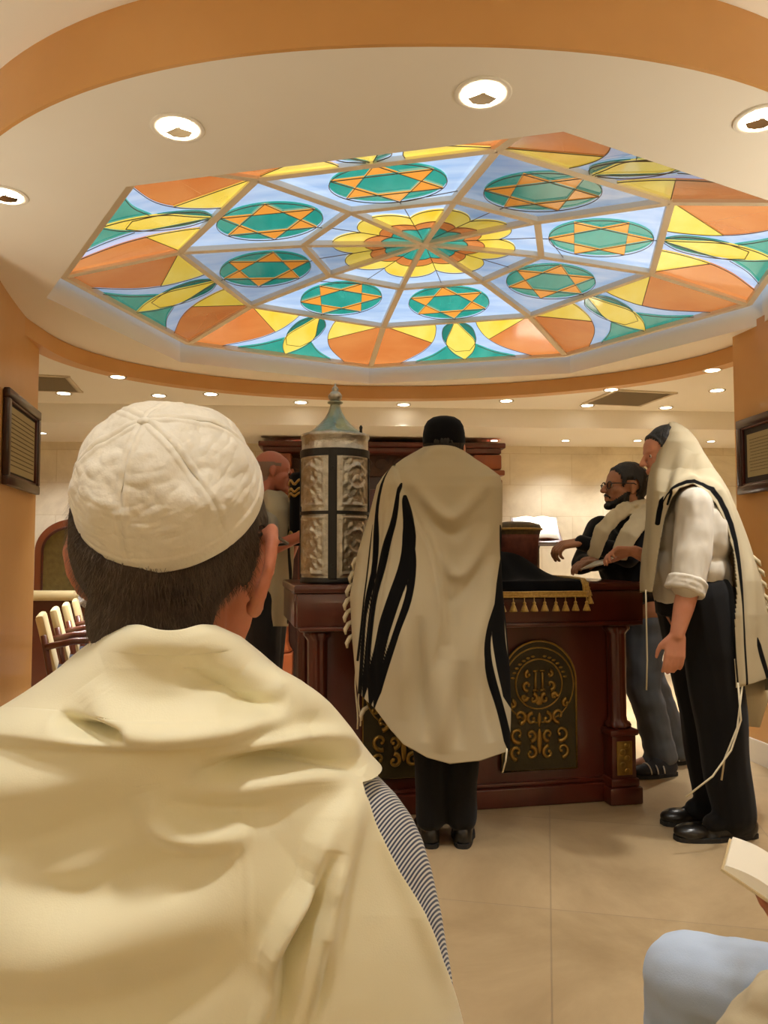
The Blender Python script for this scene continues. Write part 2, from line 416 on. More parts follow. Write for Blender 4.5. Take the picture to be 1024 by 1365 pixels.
# soffit along the far wall
FS = lambda x: YB(x) - 1.12
b = MB(); zs = CAMH+1.045
b.add([(-4.6, FS(-4.6), zs), (4.6, FS(4.6), zs), (4.6, YB(4.6)+.05, zs), (-4.6, YB(-4.6)+.05, zs), (-4.6, FS(-4.6), ZA+.02), (4.6, FS(4.6), ZA+.02), (4.6, YB(4.6)+.05, ZA+.02), (-4.6, YB(-4.6)+.05, ZA+.02)],
      [(0,3,2,1),(4,5,6,7),(0,1,5,4),(2,3,7,6),(0,4,7,3),(1,2,6,5)]); struct(b.build('ceiling', cream_ceiling))
b = MB(); b.box((0, YB(0)-.02, .06), (9, .03, .12), rz=math.atan(.068)); struct(b.build('baseboard_far', white_trim))
# ================================================================== stained glass dome
ZC = CAMH+1.5884
def dz(t): return float(np.interp(t, [0, .35, .6915, 1.], [.105, .069, 0, -.154]))
T22 = math.tan(R(22.5))
def SG(k, x, y, lower=0.):
    """x lateral, y radial in units where the outer edge is y=1"""
    s = 0 if y < 1e-6 else max(-1, min(1, x/(y*T22)))
    a = octv(k, FIT['R3']*y); c = octv(k+1, FIT['R3']*y); w = (1+s)/2
    return Vector((a[0]*(1-w)+c[0]*w, a[1]*(1-w)+c[1]*w, ZC+dz(y)-lower))
def glass(name, c, c2, e, streak=(1,1,1)):
    m = M(name, c, .12, var=(3.2, c2, 1.), emit=(c, e), stretch=streak, coat=.6, spec=.6); return m
EB = [.52, 1.15, 1.0, .56, 1.12, 1.18, .72, 1.1]          # lamps behind the panels are uneven; index = sector
EB = {k: EB[k] for k in range(8)}
def gset(k, e):
    s = '%d' % k
    return [glass('blue_glass'+s, '93b6e2', 'bdd3ee', e, (1, 4, 1)), glass('teal_glass'+s, '12988a', '42b6a6', e*.8, (3, 1, 1)),
            glass('yellow_glass'+s, 'e9c638', 'f0dc70', e, (2, 1, 1)), glass('orange_glass'+s, 'd88a4a', 'cb7438', e*.9, (1, 2, 1)),
            glass('dark_teal_glass'+s, '1a7a6c', '2d8f80', e*.75, (2, 1, 1)), glass('amber_glass'+s, 'eda347', 'e89436', e, (1, 1, 1)), M('lead_came', '6a5c4c', .5)]
sky = thing('stained_glass_skylight', 'backlit octagonal stained glass dome with star medallions in the oval ceiling', 'skylight', (FIT['cx'], FIT['cy'], ZB))
def panel(k, base, shapes, lines, mats):
    mb = MB()
    def poly(pts, lower, mi):
        # cut the outline finely so that it follows the fold lines of the dome
        w = [SG(k, x, y, lower) for x, y in pts]; n_ = len(w)
        mb.add(w + [p + Vector((0, 0, .004)) for p in w], [tuple(range(n_)), tuple(range(2*n_-1, n_-1, -1))] + [(i, n_+i, n_+(i+1) % n_, (i+1) % n_) for i in range(n_)], mi)
    poly(base, 0, 0)
    for i, (pts, mi) in enumerate(shapes): poly(pts, .0012*(i+1)+.004, mi)
    for ln, closed in lines:
        w = [SG(k, x, y, .0055+.0012*len(shapes)) for x, y in ln]
        mb.tube(w, .0022, 4, 6, closed)
    return mb.build('glass_panel', mats, sky)
def circ(cx, cy, r, n=40): return [(cx+r*math.sin(2*PI*i/n), cy+r*math.cos(2*PI*i/n)) for i in range(n)]
def lobe(d, r, n=28):
    out = [(0, 0)]
    for i in range(n+1):
        th = R(-22.5+45*i/n); dl = R(22.5)-abs(th); q = r*r-(d*math.sin(dl))**2; rr = d*math.cos(dl)+math.sqrt(max(q, 0))
        out.append((rr*math.sin(th), rr*math.cos(th)))
    return out
K = 0.9239
for k in range(8):
    e = EB[k]*.86; G = gset(k, e*1.0)
    # inner flower: polar lobes measured to vertex radius -> apothem units
    inn_ = [(0, .001), (.35*T22, .35), (-.35*T22, .35)]
    L1, L2, L3 = lobe(.20, .088), lobe(.125, .066), lobe(.085, .052)
    panel(k, inn_, [(L1, 2), (L2, 3), (L3, 1)], [(L1[1:], False), (L2[1:], False), (L3[1:], False), ([(0, .04), (0, .35)], False)], G)
    mid = [(-.35*T22, .35), (.35*T22, .35), (.69*T22, .69), (-.69*T22, .69)]
    c0 = (0, .525); r0 = .148
    tips = []; star = []
    for j in range(6):
        a0 = j*PI/3; tp = (c0[0]+r0*math.sin(a0), c0[1]+r0*math.cos(a0)); ri = r0/math.sqrt(3)
        q1 = (c0[0]+ri*math.sin(a0-PI/6), c0[1]+ri*math.cos(a0-PI/6)); q2 = (c0[0]+ri*math.sin(a0+PI/6), c0[1]+ri*math.cos(a0+PI/6))
        tips.append(([tp, q2, q1], 5)); star.append(q2)
    C_ = circ(*c0, r0)
    ln = [(C_, True)] + [(t[0], True) for t in tips] + [([(0, .35), (0, .375)], False), ([(0, .675), (0, .69)], False)]
    if k in (1, 4, 7): ln += [([(-.3*T22*1.4, .42), (0, .378)], False)]
    panel(k, mid, [(C_, 1)] + tips, ln, G)
    o_ = [(-.69*T22, .69), (.69*T22, .69), (T22, 1), (-T22, 1)]
    sh = []; ln = []
    teal = [(-.23, 1.0)] + smooth_pl([(-.23, 1.0), (-.13, .945), (-.052, .875), (0, .85), (.052, .875), (.13, .945), (.23, 1.0)], 30)[1:]
    sh.append((teal, 1)); ln.append(([p for p in teal if p[0] < -.06], False)); ln.append(([p for p in teal if p[0] > .06], False))
    leaf = smooth_pl([(0, .69), (.052, .74), (.066, .80), (.060, .86), (.03, .92)], 20) + smooth_pl([(-.03, .92), (-.060, .86), (-.066, .80), (-.052, .74), (0, .69)], 20)[:-1]
    sh.append((leaf, 4)); ln.append((leaf, True))
    yl = smooth_pl([(0, .69), (.026, .76), (.058, .85), (.042, .93), (0, .995)], 24) + smooth_pl([(0, .995), (-.042, .93), (-.058, .85), (-.026, .76), (0, .69)], 24)[1:-1]
    sh.append((yl, 2)); ln.append((yl, True))
    for sg in (-1, 1):
        arc = smooth_pl([(sg*.078, .69), (sg*.084, .75), (sg*.11, .83), (sg*.17, .91), (sg*.29, 1.0)], 28)
        orange = [(sg*.69*T22, .69)] + arc + [(sg*T22, 1.0)]
        sh.append((orange, 3)); ln.append((arc, False))
        ka = [p for p in arc if p[1] <= .845]
        yel = [(sg*.69*T22, .69)] + ka
        sh.append((yel, 2)); ln.append(([ka[-1], (sg*.69*T22, .69)], False))
    panel(k, o_, sh, ln, G)
frame_m = M('tan_skylight_frame', 'f2e6d0', .5, var=(6, 'e8dac0', .5))
def bar(p, q, w=.036, h=.03):
    d = (q-p); L_ = d.length; d.normalize(); s_ = d.cross(Vector((0, 0, 1))).normalized(); u = s_.cross(d)
    v = [c + s_*(i*w/2) + u*(j*h/2) for c in (p, q) for j in (-1, 1) for i in (-1, 1)]
    return v, [(0,2,3,1),(4,5,7,6),(0,1,5,4),(2,6,7,3),(0,4,6,2),(1,3,7,5)]
def sv(k, t, lo=.012): a = octv(k, FIT['R3']*t); return Vector((a[0], a[1], ZC+dz(t)-lo))
for k in range(8):
    mb = MB()
    for t0, t1 in ((.0, .35), (.35, .6915), (.6915, 1.)): mb.add(*bar(sv(k, t0), sv(k, t1), .030 if t0 == 0 else .038))
    mb.build('spoke', frame_m, sky)
for t in (.35, .6915, 1.):
    mb = MB()
    for k in range(8): mb.add(*bar(sv(k, t), sv(k+1, t), .034))
    mb.build('frame_ring', frame_m, sky)
mb = MB(); mb.ball((FIT['cx'], FIT['cy'], ZC+.105-.016), (.035, .035, .02), 8); mb.build('hub', frame_m, sky, True)
# lid of the recess above the glass, so that no outside light leaks in
b = MB(); b.prism([octv(k, 2.03) for k in range(8)], ZC+.16, ZC+.22); struct(b.build('ceiling', cream_ceiling))
v = []; f = []
for k in range(8):
    x, y = octv(k, 1.985); x2, y2 = octv(k, 2.03); v += [(x, y, ZB+.2), (x, y, ZC+.2), (x2, y2, ZB+.2), (x2, y2, ZC+.2)]
for k in range(8):
    a, c = 4*k, 4*((k+1) % 8); f += [(a, a+1, c+1, c), (a+2, c+2, c+3, a+3), (a, c, c+2, a+2), (a+1, a+3, c+3, c+1)]
struct(mk('trim_3', v, f, cream_ceiling))

# ------------------------------------------------------------------ downlights
SPOTS = []
def downlight(px, py, zc, rad, label, group=None, lamp=None, face=None, big=False):
    # py on the ceiling plane z=zc -> distance
    b_ = (682.5-py)/FPX; y = (zc-CAMH)*(CP-b_*SP)/(SP+b_*CP); p = P(px, py, y)
    t = thing('ceiling_downlight', label, 'downlight', (float(p[0]), float(p[1]), zc), 0, group)
    mb = MB(); n = 32
    prof = [(rad*.98, .0), (rad, -.003), (rad*.97, -.006), (rad*.76, -.004), (rad*.74, 0)]
    mb.lathe(prof, n=n, cap=False)
    mb.build('trim_ring', cream_ceiling if big else chrome, t, True, True)
    if big:
        mb = MB(); mb.lathe([(rad*.76, -.005), (rad*.70, -.0005), (rad*.45, -.0002), (rad*.1, -.0001)], cap=False, n=n); mb.build('reflector', lamp_glow, t, True, True)
        # lamp capsule and the darker facets of the reflector seen below it
        mb = MB(); mb.ball((0, -rad*.34, -.0035), (rad*.22, rad*.24, .004), 8); mb.build('lamp', lamp_glow, t, True, True)
        mb = MB(); mb.add([(-rad*.52, rad*.20, -.0060), (0, -rad*.14, -.0060), (rad*.52, rad*.20, -.0060), (rad*.3, rad*.52, -.0060), (0, rad*.60, -.0060), (-rad*.3, rad*.52, -.0060)], [(5,4,3,2,1,0)])
        mb.build('reflector_facet', chrome, t, False, True)
    else:
        mb = MB(); mb.lathe([(rad*.74, -.0045), (rad*.1, -.0035)], n=20); mb.build('lamp', lamp or lamp_glow_small, t, False, True)
    SPOTS.append((float(p[0]), float(p[1]), zc-.03, big)); return t
downlight(237, 170, ZB, .082, 'round recessed downlight above the seated man in the white skullcap', None, big=True)
downlight(644, 124, ZB, .082, 'round recessed downlight nearest the top centre, between the dome and ochre fascia', None, big=True)
downlight(1016, 158, ZB, .082, 'round recessed downlight cut by the right edge of the photo', None, big=True)
downlight(6, 260, ZB, .082, 'round recessed downlight cut by the left edge of the photo', None, big=True)
g1 = 'small downlights on the ceiling beyond the oval band'
for px, py, lab in ((85, 524, 'small downlight just below the grey ceiling vent by the left pier'), (157, 502, 'bright small downlight nearest the left pier, above the white skullcap'),
    (212, 527, 'small downlight directly above the left half of the white skullcap'), (281, 525, 'small downlight directly above the right half of the white skullcap'),
    (401, 536, 'small downlight just left of the silver case finial'), (538, 539, 'small downlight just above left of the black hat'),
    (675, 534, 'small downlight to the right of the black hat, below the ochre band'), (815, 519, 'small downlight at the far edge of the right ceiling vent'),
    (783, 540, 'dim small downlight just below left of the right ceiling vent'), (888, 543, 'dim small downlight just above the man with the shawl over his head'),
    (950, 493, 'bright small downlight nearest the right pier'), (956, 520, 'small downlight beside the right pier, second one down')):
    downlight(px, py, ZA, .062, lab, g1)
g2 = 'tiny downlights under the far soffit'
for px, py, lab in ((56, 577, 'tiny soffit downlight beside the left pier frame'), (401, 588, 'tiny soffit downlight left of the silver scroll case crown'), (659, 587, 'tiny soffit downlight right of the black hat, above the cherry column'),
    (754, 587, 'tiny soffit downlight above the open book on the far stand'), (850, 587, 'tiny soffit downlight above the man in glasses'), (948, 588, 'tiny soffit downlight between the shawled head and the right pier')):
    downlight(px, py, CAMH+1.045, .045, lab, g2)
# ceiling vents
def vent(c, lx, ly, rz, label):
    t = thing('ceiling_vent', label, 'vent', c, rz)
    mb = MB()
    for s in (-1, 1):
        mb.box((0, s*(ly/2), -.006), (lx+.04, .03, .012)); mb.box((s*lx/2, 0, -.006), (.03, ly, .012))
    mb.build('vent_frame', M('vent_frame_paint', 'd6cab4', .6), t, local=True)
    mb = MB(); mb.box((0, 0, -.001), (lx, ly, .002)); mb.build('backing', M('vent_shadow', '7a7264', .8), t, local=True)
    mb = MB(); n = int(ly/.024)
    for i in range(n):
        T_ = Matrix.Translation((0, -ly/2+(i+.5)*ly/n, -.008)) @ Matrix.Rotation(R(38), 4, 'X'); mb.box((0, 0, 0), (lx, .018, .002), T=T_)
    mb.build('louvres', M('vent_louvre_paint', 'c4b8a2', .6), t, local=True)
vent((1.9, 5.9, ZA), .48, .5, R(12), 'large grey louvred vent in the far ceiling above the man in glasses')
vent((-2.46, 5.36, ZA), .5, .5, R(12), 'grey louvred ceiling vent partly hidden by the left pier')
# ================================================================== reading table (bimah)
BO = (-.385, 3.395, 0); BR = R(11.5); BH = 1.055
TB = Matrix.Translation(BO) @ Matrix.Rotation(BR, 4, 'Z')
BL, BD = 1.67, .70
bim = thing('reading_table', 'large dark mahogany reading table with gilt arched panels and turned corner columns', 'table', BO, BR)
def bp(name, mb, mat, par=bim, smooth=False, auto=False, label=None): return mb.build(name, mat, par, smooth, True, label=label, auto=auto)
b = MB(); b.box((BL/2, BD/2, BH-.02), (BL+.03, BD+.03, .04), bev=.012); bp('table_top', b, wood_red, auto=True)
b = MB(); b.box((BL/2, .015, BH-.115), (BL, .05, .15), bev=.006); b.box((BL/2, BD-.015, BH-.115), (BL, .05, .15), bev=.006)
b.box((.015, BD/2, BH-.115), (.05, BD-.06, .15), bev=.006); b.box((BL-.015, BD/2, BH-.115), (.05, BD-.06, .15), bev=.006)
b.box((BL/2, .0, BH-.195), (BL-.02, .05, .02), bev=.006); bp('apron', b, wood_red, auto=True)
b = MB(); b.box((BL/2, BD/2, .46), (BL-.22, BD-.2, .82)); b.box((BL/2, .085, .045), (BL-.26, .05, .09), bev=.01); b.box((BL/2, .095, .10), (BL-.24, .03, .02), bev=.006)
bp('body', b, wood_red, auto=True)
for i, (cx, cy) in enumerate(((.10, .075), (BL-.10, .075), (.10, BD-.075), (BL-.10, BD-.075))):
    p = thing('corner_column', None, None); p.parent = bim; p.location = (cx, cy, 0)
    b = MB(); b.box((0, 0, .04), (.17, .17, .08), bev=.008); b.box((0, 0, .10), (.15, .15, .04), bev=.01, taper=.85); b.box((0, 0, .215), (.125, .125, .21), bev=.004); b.box((0, 0, .335), (.15, .15, .03), bev=.01)
    b.build('pedestal', wood_red, p, local=True, auto=True)
    b = MB(); b.box((0, -.064, .215), (.08, .008, .16), bev=.003); b.box((.064, 0, .215), (.008, .08, .16), bev=.003)
    for q in range(5):
        b.ball((.012*(-1)**q, -.069, .155+.03*q), (.016, .004, .014), 6)
    b.build('pedestal_panel', gold, p, local=True, auto=True)
    b = MB(); b.lathe([(.055, .35), (.062, .36), (.062, .372), (.048, .38), (.043, .40), (.043, .80), (.048, .81), (.06, .825), (.06, .84), (.05, .845)], n=48, flute=(8, .09, 34))
    b.build('shaft', wood_red, p, local=True, smooth=True)
    b = MB(); b.box((0, 0, .853), (.14, .14, .02), bev=.006); b.build('capital', wood_dark, p, local=True, auto=True)
def arch_panel(u0):
    w, z0, zs = .19, .165, .575                       # half width, foot, spring line
    y = .10-.012
    arc = [(w*math.cos(t), zs+w*1.05*math.sin(t)) for t in np.linspace(0, PI, 28)]
    outl = [(-w, z0), (w, z0)] + arc
    T_ = Matrix.Translation((u0, y, 0)) @ Matrix(((1,0,0,0),(0,0,1,0),(0,1,0,0),(0,0,0,1)))
    par = None
    b = MB(); b.prism(outl, -.012, .012, T=T_); par = bp('arched_panel', b, olive)
    def P3(pts, d=-.014): return [(u0+x, y+d, z) for x, z in pts]
    b = MB(); b.tube(P3(outl), .0055, 6, closed=True)
    b.tube(P3([((w-.012)*c, zs-.01+(w-.012)*s) for c, s in [(math.cos(t), math.sin(t)) for t in np.linspace(0, 2*PI, 40)]][:-1], -.012), .004, 6, closed=True)
    rc = (0, zs-.005); b.tube([(u0+rc[0]+.118*math.cos(t), y-.014, rc[1]+.118*math.sin(t)) for t in np.linspace(0, 2*PI, 40)[:-1]], .0045, 6, closed=True)
    o = b.build('border', gold, par, True, False); o.parent = par; o.matrix_parent_inverse = Matrix.Identity(4)
    b = MB()
    def sc(cx, cz, r, a0, turns, sg):
        pts = []
        for t in np.linspace(0, 1, 20):
            a = a0+sg*turns*2*PI*t; rr = r*(1-.78*t); pts.append((cx+rr*math.cos(a), cz+rr*math.sin(a)))
        b.tube(P3(pts, -.013), [.0105*(1-.55*t)+.001 for t in np.linspace(0, 1, 20)], 6)
        b.ball((u0+pts[-1][0], y-.014, pts[-1][1]), .009, 6)
    for s in (-1, 1):
        sc(s*.045, .245, .033, PI/2 if s > 0 else PI/2, .9, s); sc(s*.115, .255, .036, -PI/2, .85, s)
        sc(s*.108, .335, .04, -PI*.6 if s > 0 else -PI*.4, .9, s); sc(s*.045, .33, .030, -PI/2, .9, -s)
        sc(s*.10, .42, .036, -PI/2, .85, -s); sc(s*.036, .405, .03, PI/2, .8, -s); sc(s*.138, .475, .02, PI/2, .8, s)
        for t in np.linspace(.25, 1.35, 7):
            r_ = w-.022; b.ball((u0+s*(.137*math.cos(t)), y-.014, zs-.008+(.137)*math.sin(t)), (.011, .005, .006), 6)
        # two pillars and rampant scroll shapes in the medallion
        b.tube(P3([(s*.018, .545), (s*.018, .625)], -.013), .007, 6); b.box((u0+s*.018, y-.013, .632), (.024, .01, .008)); b.box((u0+s*.018, y-.013, .54), (.026, .01, .01))
        sc(s*.058, .565, .026, -PI/2, .7, s); sc(s*.055, .615, .018, PI/2, .7, -s); sc(s*.03, .50, .024, PI/2, .8, s); sc(s*.075, .51, .018, 0, .8, s)
    b.ball((u0, y-.014, .30), (.013, .007, .06), 8); b.ball((u0, y-.014, .40), (.010, .006, .035), 8); b.ball((u0, y-.014, .49), (.02, .007, .022), 8)
    o = b.build('scroll_relief', gold, par, True, False); o.parent = par; o.matrix_parent_inverse = Matrix.Identity(4)
arch_panel(.50); arch_panel(1.165)

# ------------------------------------------------------------------ velvet cover with gold braid and tassels
def hump(u, w):
    """raised reading surface with the scroll mantle lying under the cloth, metres above the table top"""
    a = sstep((u-.54)/.12)*(1-sstep((u-.98)/.42)); q = sstep((w-.02)/.26)
    return .012 + .165*a*q*(1-.25*sstep((w-.40)/.25)) + .016*np.sin(u*17)*np.exp(-((w-.25)/.2)**2)*a + .008*np.sin(u*31+w*14)*a
nu, nw = 90, 70
U = np.linspace(.50, 1.36, nu); Wd = np.linspace(-.112, .60, nw)
vv = []
for u in U:
    for w in Wd:
        sk = .018*math.sin(u*23)
        if w >= -.03: z = BH + float(hump(np.array(u), np.array(max(w, 0)))); y = w
        else: t = -w-.03; y = -.03-.006*math.sin(u*38)*min(t*20, 1)-.012*min(1, t*30); z = BH+.012-t*1.0
        if w < 0 and w >= -.03: z = BH+.012-.25*(w*w)*8
        vv.append((u, y, z))
fl = [(i*nw+j, (i+1)*nw+j, (i+1)*nw+j+1, i*nw+j+1) for i in range(nu-1) for j in range(nw-1)]
cov = mk('velvet_cover', vv, fl, velvet, None, True); cov.matrix_world = TB
cov.location = TB.to_translation(); cov.rotation_euler = (0, 0, BR)
sm = cov.modifiers.new('thick', 'SOLIDIFY'); sm.thickness = .006; sm.offset = -1
tag(cov, 'black velvet cloth with gold braid and tassels draped over the reading table', 'cloth')
bt = .075
b = MB()
fr = [(u, -.057-.006*math.sin(u*38), BH+.012-bt+.012) for u in np.linspace(.50, 1.36, 40)]
for du in (-.009, 0, .009): b.tube([(p[0], p[1], p[2]+du) for p in fr], .0062, 6)
sd = [(1.352, w, z) for w, z in [(-.056, BH-.05), (-.05, BH-.03), (-.045, BH-.005), (-.02, BH+.016), (.05, BH+.02), (.2, BH+.022), (.4, BH+.02), (.6, BH+.02)]]
for du in (-.010, 0, .010): b.tube([(p[0]+du, p[1], p[2]) for p in sd], .0062, 6)
b.build('gold_braid', gold_cloth, cov, True, True)
tz = BH+.012-bt+.002
for i in range(17):
    u = .525+.0515*i; y = -.058-.006*math.sin(u*38)
    b = MB(); b.lathe([(.002, 0), (.002, -.022), (.007, -.026), (.008, -.031), (.006, -.036), (.009, -.040), (.017, -.062), (.018, -.068), (.001, -.069)], (u, y, tz), 12, flute=(6, .1))
    b.build('tassel', gold_cloth, cov, True, True)
for i, (u, y, z) in enumerate(((1.372, -.05, BH-.03), (1.376, -.03, BH+.006))):
    b = MB(); b.lathe([(.002, 0), (.002, -.022), (.007, -.026), (.008, -.031), (.006, -.036), (.009, -.040), (.017, -.062), (.018, -.068), (.001, -.069)], (u, y, z), 12, flute=(6, .1))
    b.build('tassel', gold_cloth, cov, True, True)
# gold embroidery stroke on the cloth
b = MB(); b.tube([(.78, .10, BH+.11), (.80, .095, BH+.108), (.815, .09, BH+.10), (.82, .085, BH+.092)], .0035, 6); b.build('embroidery', gold_cloth, cov, True, True)
# scroll mantle lying at the left of the cover: brown-gold round top
scr = thing('scroll_mantle', 'round brown and gold topped scroll mantle lying behind the man in the striped shawl', 'scroll', (.69, 3.97, BH+.19))
o = Vector((.69, 3.97, BH+.235))
b = MB(); b.lathe([(.09, -.02), (.115, .0), (.125, .03), (.118, .052), (.07, .066), (.02, .07)], tuple(o), 32)
b.build('mantle_top', M('brown_gold_brocade', '6b5428', .7, var=(60, '3a2b12', .8), sheen=.2, bump=(120, .5, .003)), scr, True)
b = MB(); b.lathe([(.100, -.16), (.112, -.02), (.115, .0)], tuple(o), 32); b.build('mantle_side', M('rose_brown_brocade', '7c4436', .7, var=(30, '4a2420', .8)), scr, True)
b = MB(); b.tube([(o.x+.127*math.cos(t), o.y+.127*math.sin(t), o.z+.028) for t in np.linspace(0, 2*PI, 36)[:-1]], .006, 6, closed=True); b.build('gold_braid', gold_cloth, scr, True)
# papers on the table
b = MB(); q = V(792, 752, 3.95); b.box(tuple(q), (.10, .23, .008), rz=R(25), T=None)
pp = b.build('prayer_sheet', paper); pp.data.transform(Matrix.Translation(q) @ Matrix.Rotation(R(-24), 4, 'Y') @ Matrix.Translation(-q)); tag(pp, 'white sheet of paper leaning on the right end of the velvet cloth', 'paper')

# ------------------------------------------------------------------ silver scroll case
TC = TB @ Vector((.195, .20, BH)); rc = .157
tik = thing('scroll_case', 'tall embossed silver scroll case with onion dome standing on the reading table', 'scroll case', tuple(TC))
def tl(name, mb, mat, **k): return mb.build(name, mat, tik, k.pop('smooth', True), False, **k)
c = tuple(TC)
b = MB(); b.lathe([(rc+.004, 0), (rc+.006, .01), (rc+.004, .028), (rc-.01, .03)], c, 48); tl('base_band', b, black_leather)
# embossed drum: relief lines and arches in the metal itself
nz, na = 150, 180; vv = []
for j in range(nz):
    z = .03+.625*j/(nz-1)
    for i in range(na):
        a = 2*PI*i/na; s = (a+PI/2) % (2*PI); s = s if s < PI else s-2*PI       # 0 faces the camera
        q = abs(((s/(PI/2)) % 1) - .5)*2                                    # 0 at plate centre, 1 at strap
        rel = 0.
        for (zc, hz) in ((.185, .30), (.50, .26)):
            e = max(abs(q-0)/.72, abs(z-zc)/(hz/2)); rel += .006*math.exp(-((e-.90)/.05)**2)
            rel += .004*math.exp(-((math.hypot(q*.12, (z-zc-.02))-.055)/.009)**2)*1.3
            rel += .005*max(0, math.sin(q*15)*math.sin((z-zc)*95+q*6))*(1 if e < .85 else 0)
        rr = rc+rel+.0006*math.sin(z*700); vv.append((c[0]+rr*math.cos(a), c[1]+rr*math.sin(a), c[2]+z))
fl = [(j*na+i, j*na+(i+1) % na, (j+1)*na+(i+1) % na, (j+1)*na+i) for j in range(nz-1) for i in range(na)]
mk('drum', vv, fl, silver, tik, True)
for k in range(4):
    a = -PI/2+k*PI/2
    b = MB(); T_ = Matrix.Translation((c[0], c[1], c[2])) @ Matrix.Rotation(a+PI/2, 4, 'Z')
    b.box((0, -rc-.001, .34), (.040, .014, .63), bev=.003, T=T_)
    for zz in (.09, .56): b.tube([T_ @ Vector((.008*math.cos(t), -rc-.009, zz+.008*math.sin(t))) for t in np.linspace(0, 2*PI, 14)[:-1]], .0018, 5, closed=True)
    tl('hinge_strap', b, black_leather, auto=False, smooth=False)
for zz, h in ((.345, .008), (.640, .018)):
    b = MB(); b.lathe([(rc+.002, -h), (rc+.008, -h), (rc+.008, h), (rc+.002, h)], (c[0], c[1], c[2]+zz), 60); tl('band', b, black_leather, smooth=False)
b = MB(); pr = [(rc-.002, .65), (rc+.006, .66), (rc, .665), (rc, .715), (rc+.007, .722), (rc+.005, .74), (rc-.004, .742), (rc-.02, .735)]
b.lathe(pr, c, 72, flute=(24, .006)); tl('crown', b, silver, auto=False)
b = MB(); b.lathe([(rc-.02, .735), (rc-.03, .752), (.098, .775), (.072, .80), (.048, .83), (.033, .86), (.025, .885), (.022, .90), (.036, .905), (.036, .912), (.018, .918)], c, 64, flute=(8, .02)); tl('dome', b, silver_dome)
b = MB(); b.lathe([(.018, .916), (.032, .93), (.034, .945), (.022, .962), (.012, .968), (.018, .976), (.012, .988), (.004, .995), (.001, 1.01)], c, 32); tl('finial', b, silver)
b = MB(); b.lathe([(.007, .735), (.006, .76), (.008, .775), (.003, .785)], (c[0]+.125, c[1]-.05, c[2]), 12); tl('peg', b, black_leather); tik.scale = (1, 1, .945)

# ================================================================== far furniture
def FT(px, x=None):  # frame of the far wall
    return None
yaw = math.atan(.068)
ark = thing('wooden_ark', 'carved mahogany ark with cherry columns against the far limestone wall', 'cabinet', (-.02, YB(0)-.35, 0), yaw)
def ap(name, mb, mat, par=ark, **k): return mb.build(name, mat, par, False, True, auto=True, **k)
AH = CAMH+1.0
b = MB(); b.box((0, .18, AH/2-.08), (1.9, .32, AH-.16)); ap('case', b, wood_dark)
b = MB(); b.box((0, -.03, AH-.08), (2.16, .34, .05), bev=.01); b.box((0, -.02, AH-.03), (2.24, .38, .05), bev=.012); ap('cornice', b, wood_red)
b = MB(); b.box((0, -.0, AH-.20), (1.75, .06, .20), bev=.004)
for i in range(11):
    b.tube([(-.8+.16*i+.06*math.cos(t), -.034, AH-.19+.05*math.sin(t)) for t in np.linspace(0, PI*1.6, 12)], .008, 5)
ap('carved_valance', b, M('carved_dark_oak', '4a2d1a', .45, var=(20, '2c190d', .8)))
for s in (-1, 1):
    b = MB(); b.box((s*.40, .0, .98), (.74, .05, 1.60), bev=.006)
    for zz in (.6, 1.35): b.box((s*.40, -.03, zz), (.5, .02, .52), bev=.012)
    d = ap('door', b, wood_red)
    b = MB(); b.ball((s*.07, -.05, 1.0), .018, 8); o = b.build('knob', gold, d, True, True); o.parent = d
    p = thing('side_column', None, None); p.parent = ark; p.location = (s*.955, -.06, 0)
    b = MB(); b.box((0, 0, .15), (.30, .3, .3), bev=.01); b.build('plinth', wood_orange, p, local=True, auto=True)
    b = MB(); b.lathe([(.13, .3), (.14, .32), (.12, .35), (.105, .40), (.105, AH-.42), (.12, AH-.40)], n=40, flute=(12, .03)); b.build('shaft', wood_orange, p, local=True, smooth=True)
    b = MB(); b.box((0, 0, AH-.37), (.27, .27, .06), bev=.012); b.box((0, 0, AH-.28), (.31, .31, .05), bev=.012); b.box((0, 0, AH-.18), (.26, .28, .14), bev=.02); b.build('capital', wood_orange, p, local=True, auto=True)
# open book on a stand in front of the far wall
S = V(714, 712, 6.2); 
st = thing('book_stand', 'dark wooden book stand in front of the far stone wall', 'stand', (S.x, S.y, 0))
b = MB(); b.box((S.x, S.y, .03), (.36, .30, .06), bev=.01); b.build('foot', wood_dark, st, auto=True)
b = MB(); b.lathe([(.04, .06), (.03, .2), (.03, S.z-.12), (.05, S.z-.04)], (S.x, S.y, 0), 16); b.build('post', wood_dark, st, True)
b = MB(); TS = Matrix.Translation((S.x, S.y, S.z)) @ Matrix.Rotation(R(38), 4, 'X'); b.box((0, 0, 0), (.40, .30, .02), bev=.005, T=TS); b.box((0, -.15, .02), (.40, .02, .04), bev=.005, T=TS); b.build('rest', wood_dark, st, auto=True)
bk = MB(); TS2 = Matrix.Translation((S.x, S.y-.0, S.z)) @ Matrix.Rotation(R(52), 4, 'X')
def openbook(mb, T, w, h, th, mi=0):
    for s in (-1, 1):
        pts = [(s*w*t, .0, th*(.35+.65*math.sin(PI*min(1, t*1.15+.05)))) for t in np.linspace(0, 1, 10)]
        v = []; 
        for y in (-h/2, h/2):
            for p in pts: v.append((p[0], y, p[2]))
            for p in pts: v.append((p[0], y, 0))
        m = len(pts); f = []
        for i in range(m-1):
            f += [(i, i+1, 2*m+i+1, 2*m+i), (m+i, 3*m+i, 3*m+i+1, m+i+1), (i, m+i, m+i+1, i+1), (2*m+i, 2*m+i+1, 3*m+i+1, 3*m+i)]
        f += [(m-1, 2*m-1, 4*m-1, 3*m-1), (0, 2*m, 3*m, m)]
        mb.add(v, f, mi, T)
bt_ = thing('open_book', 'open white book resting on the dark stand by the far wall', 'book', (S.x, S.y, S.z))
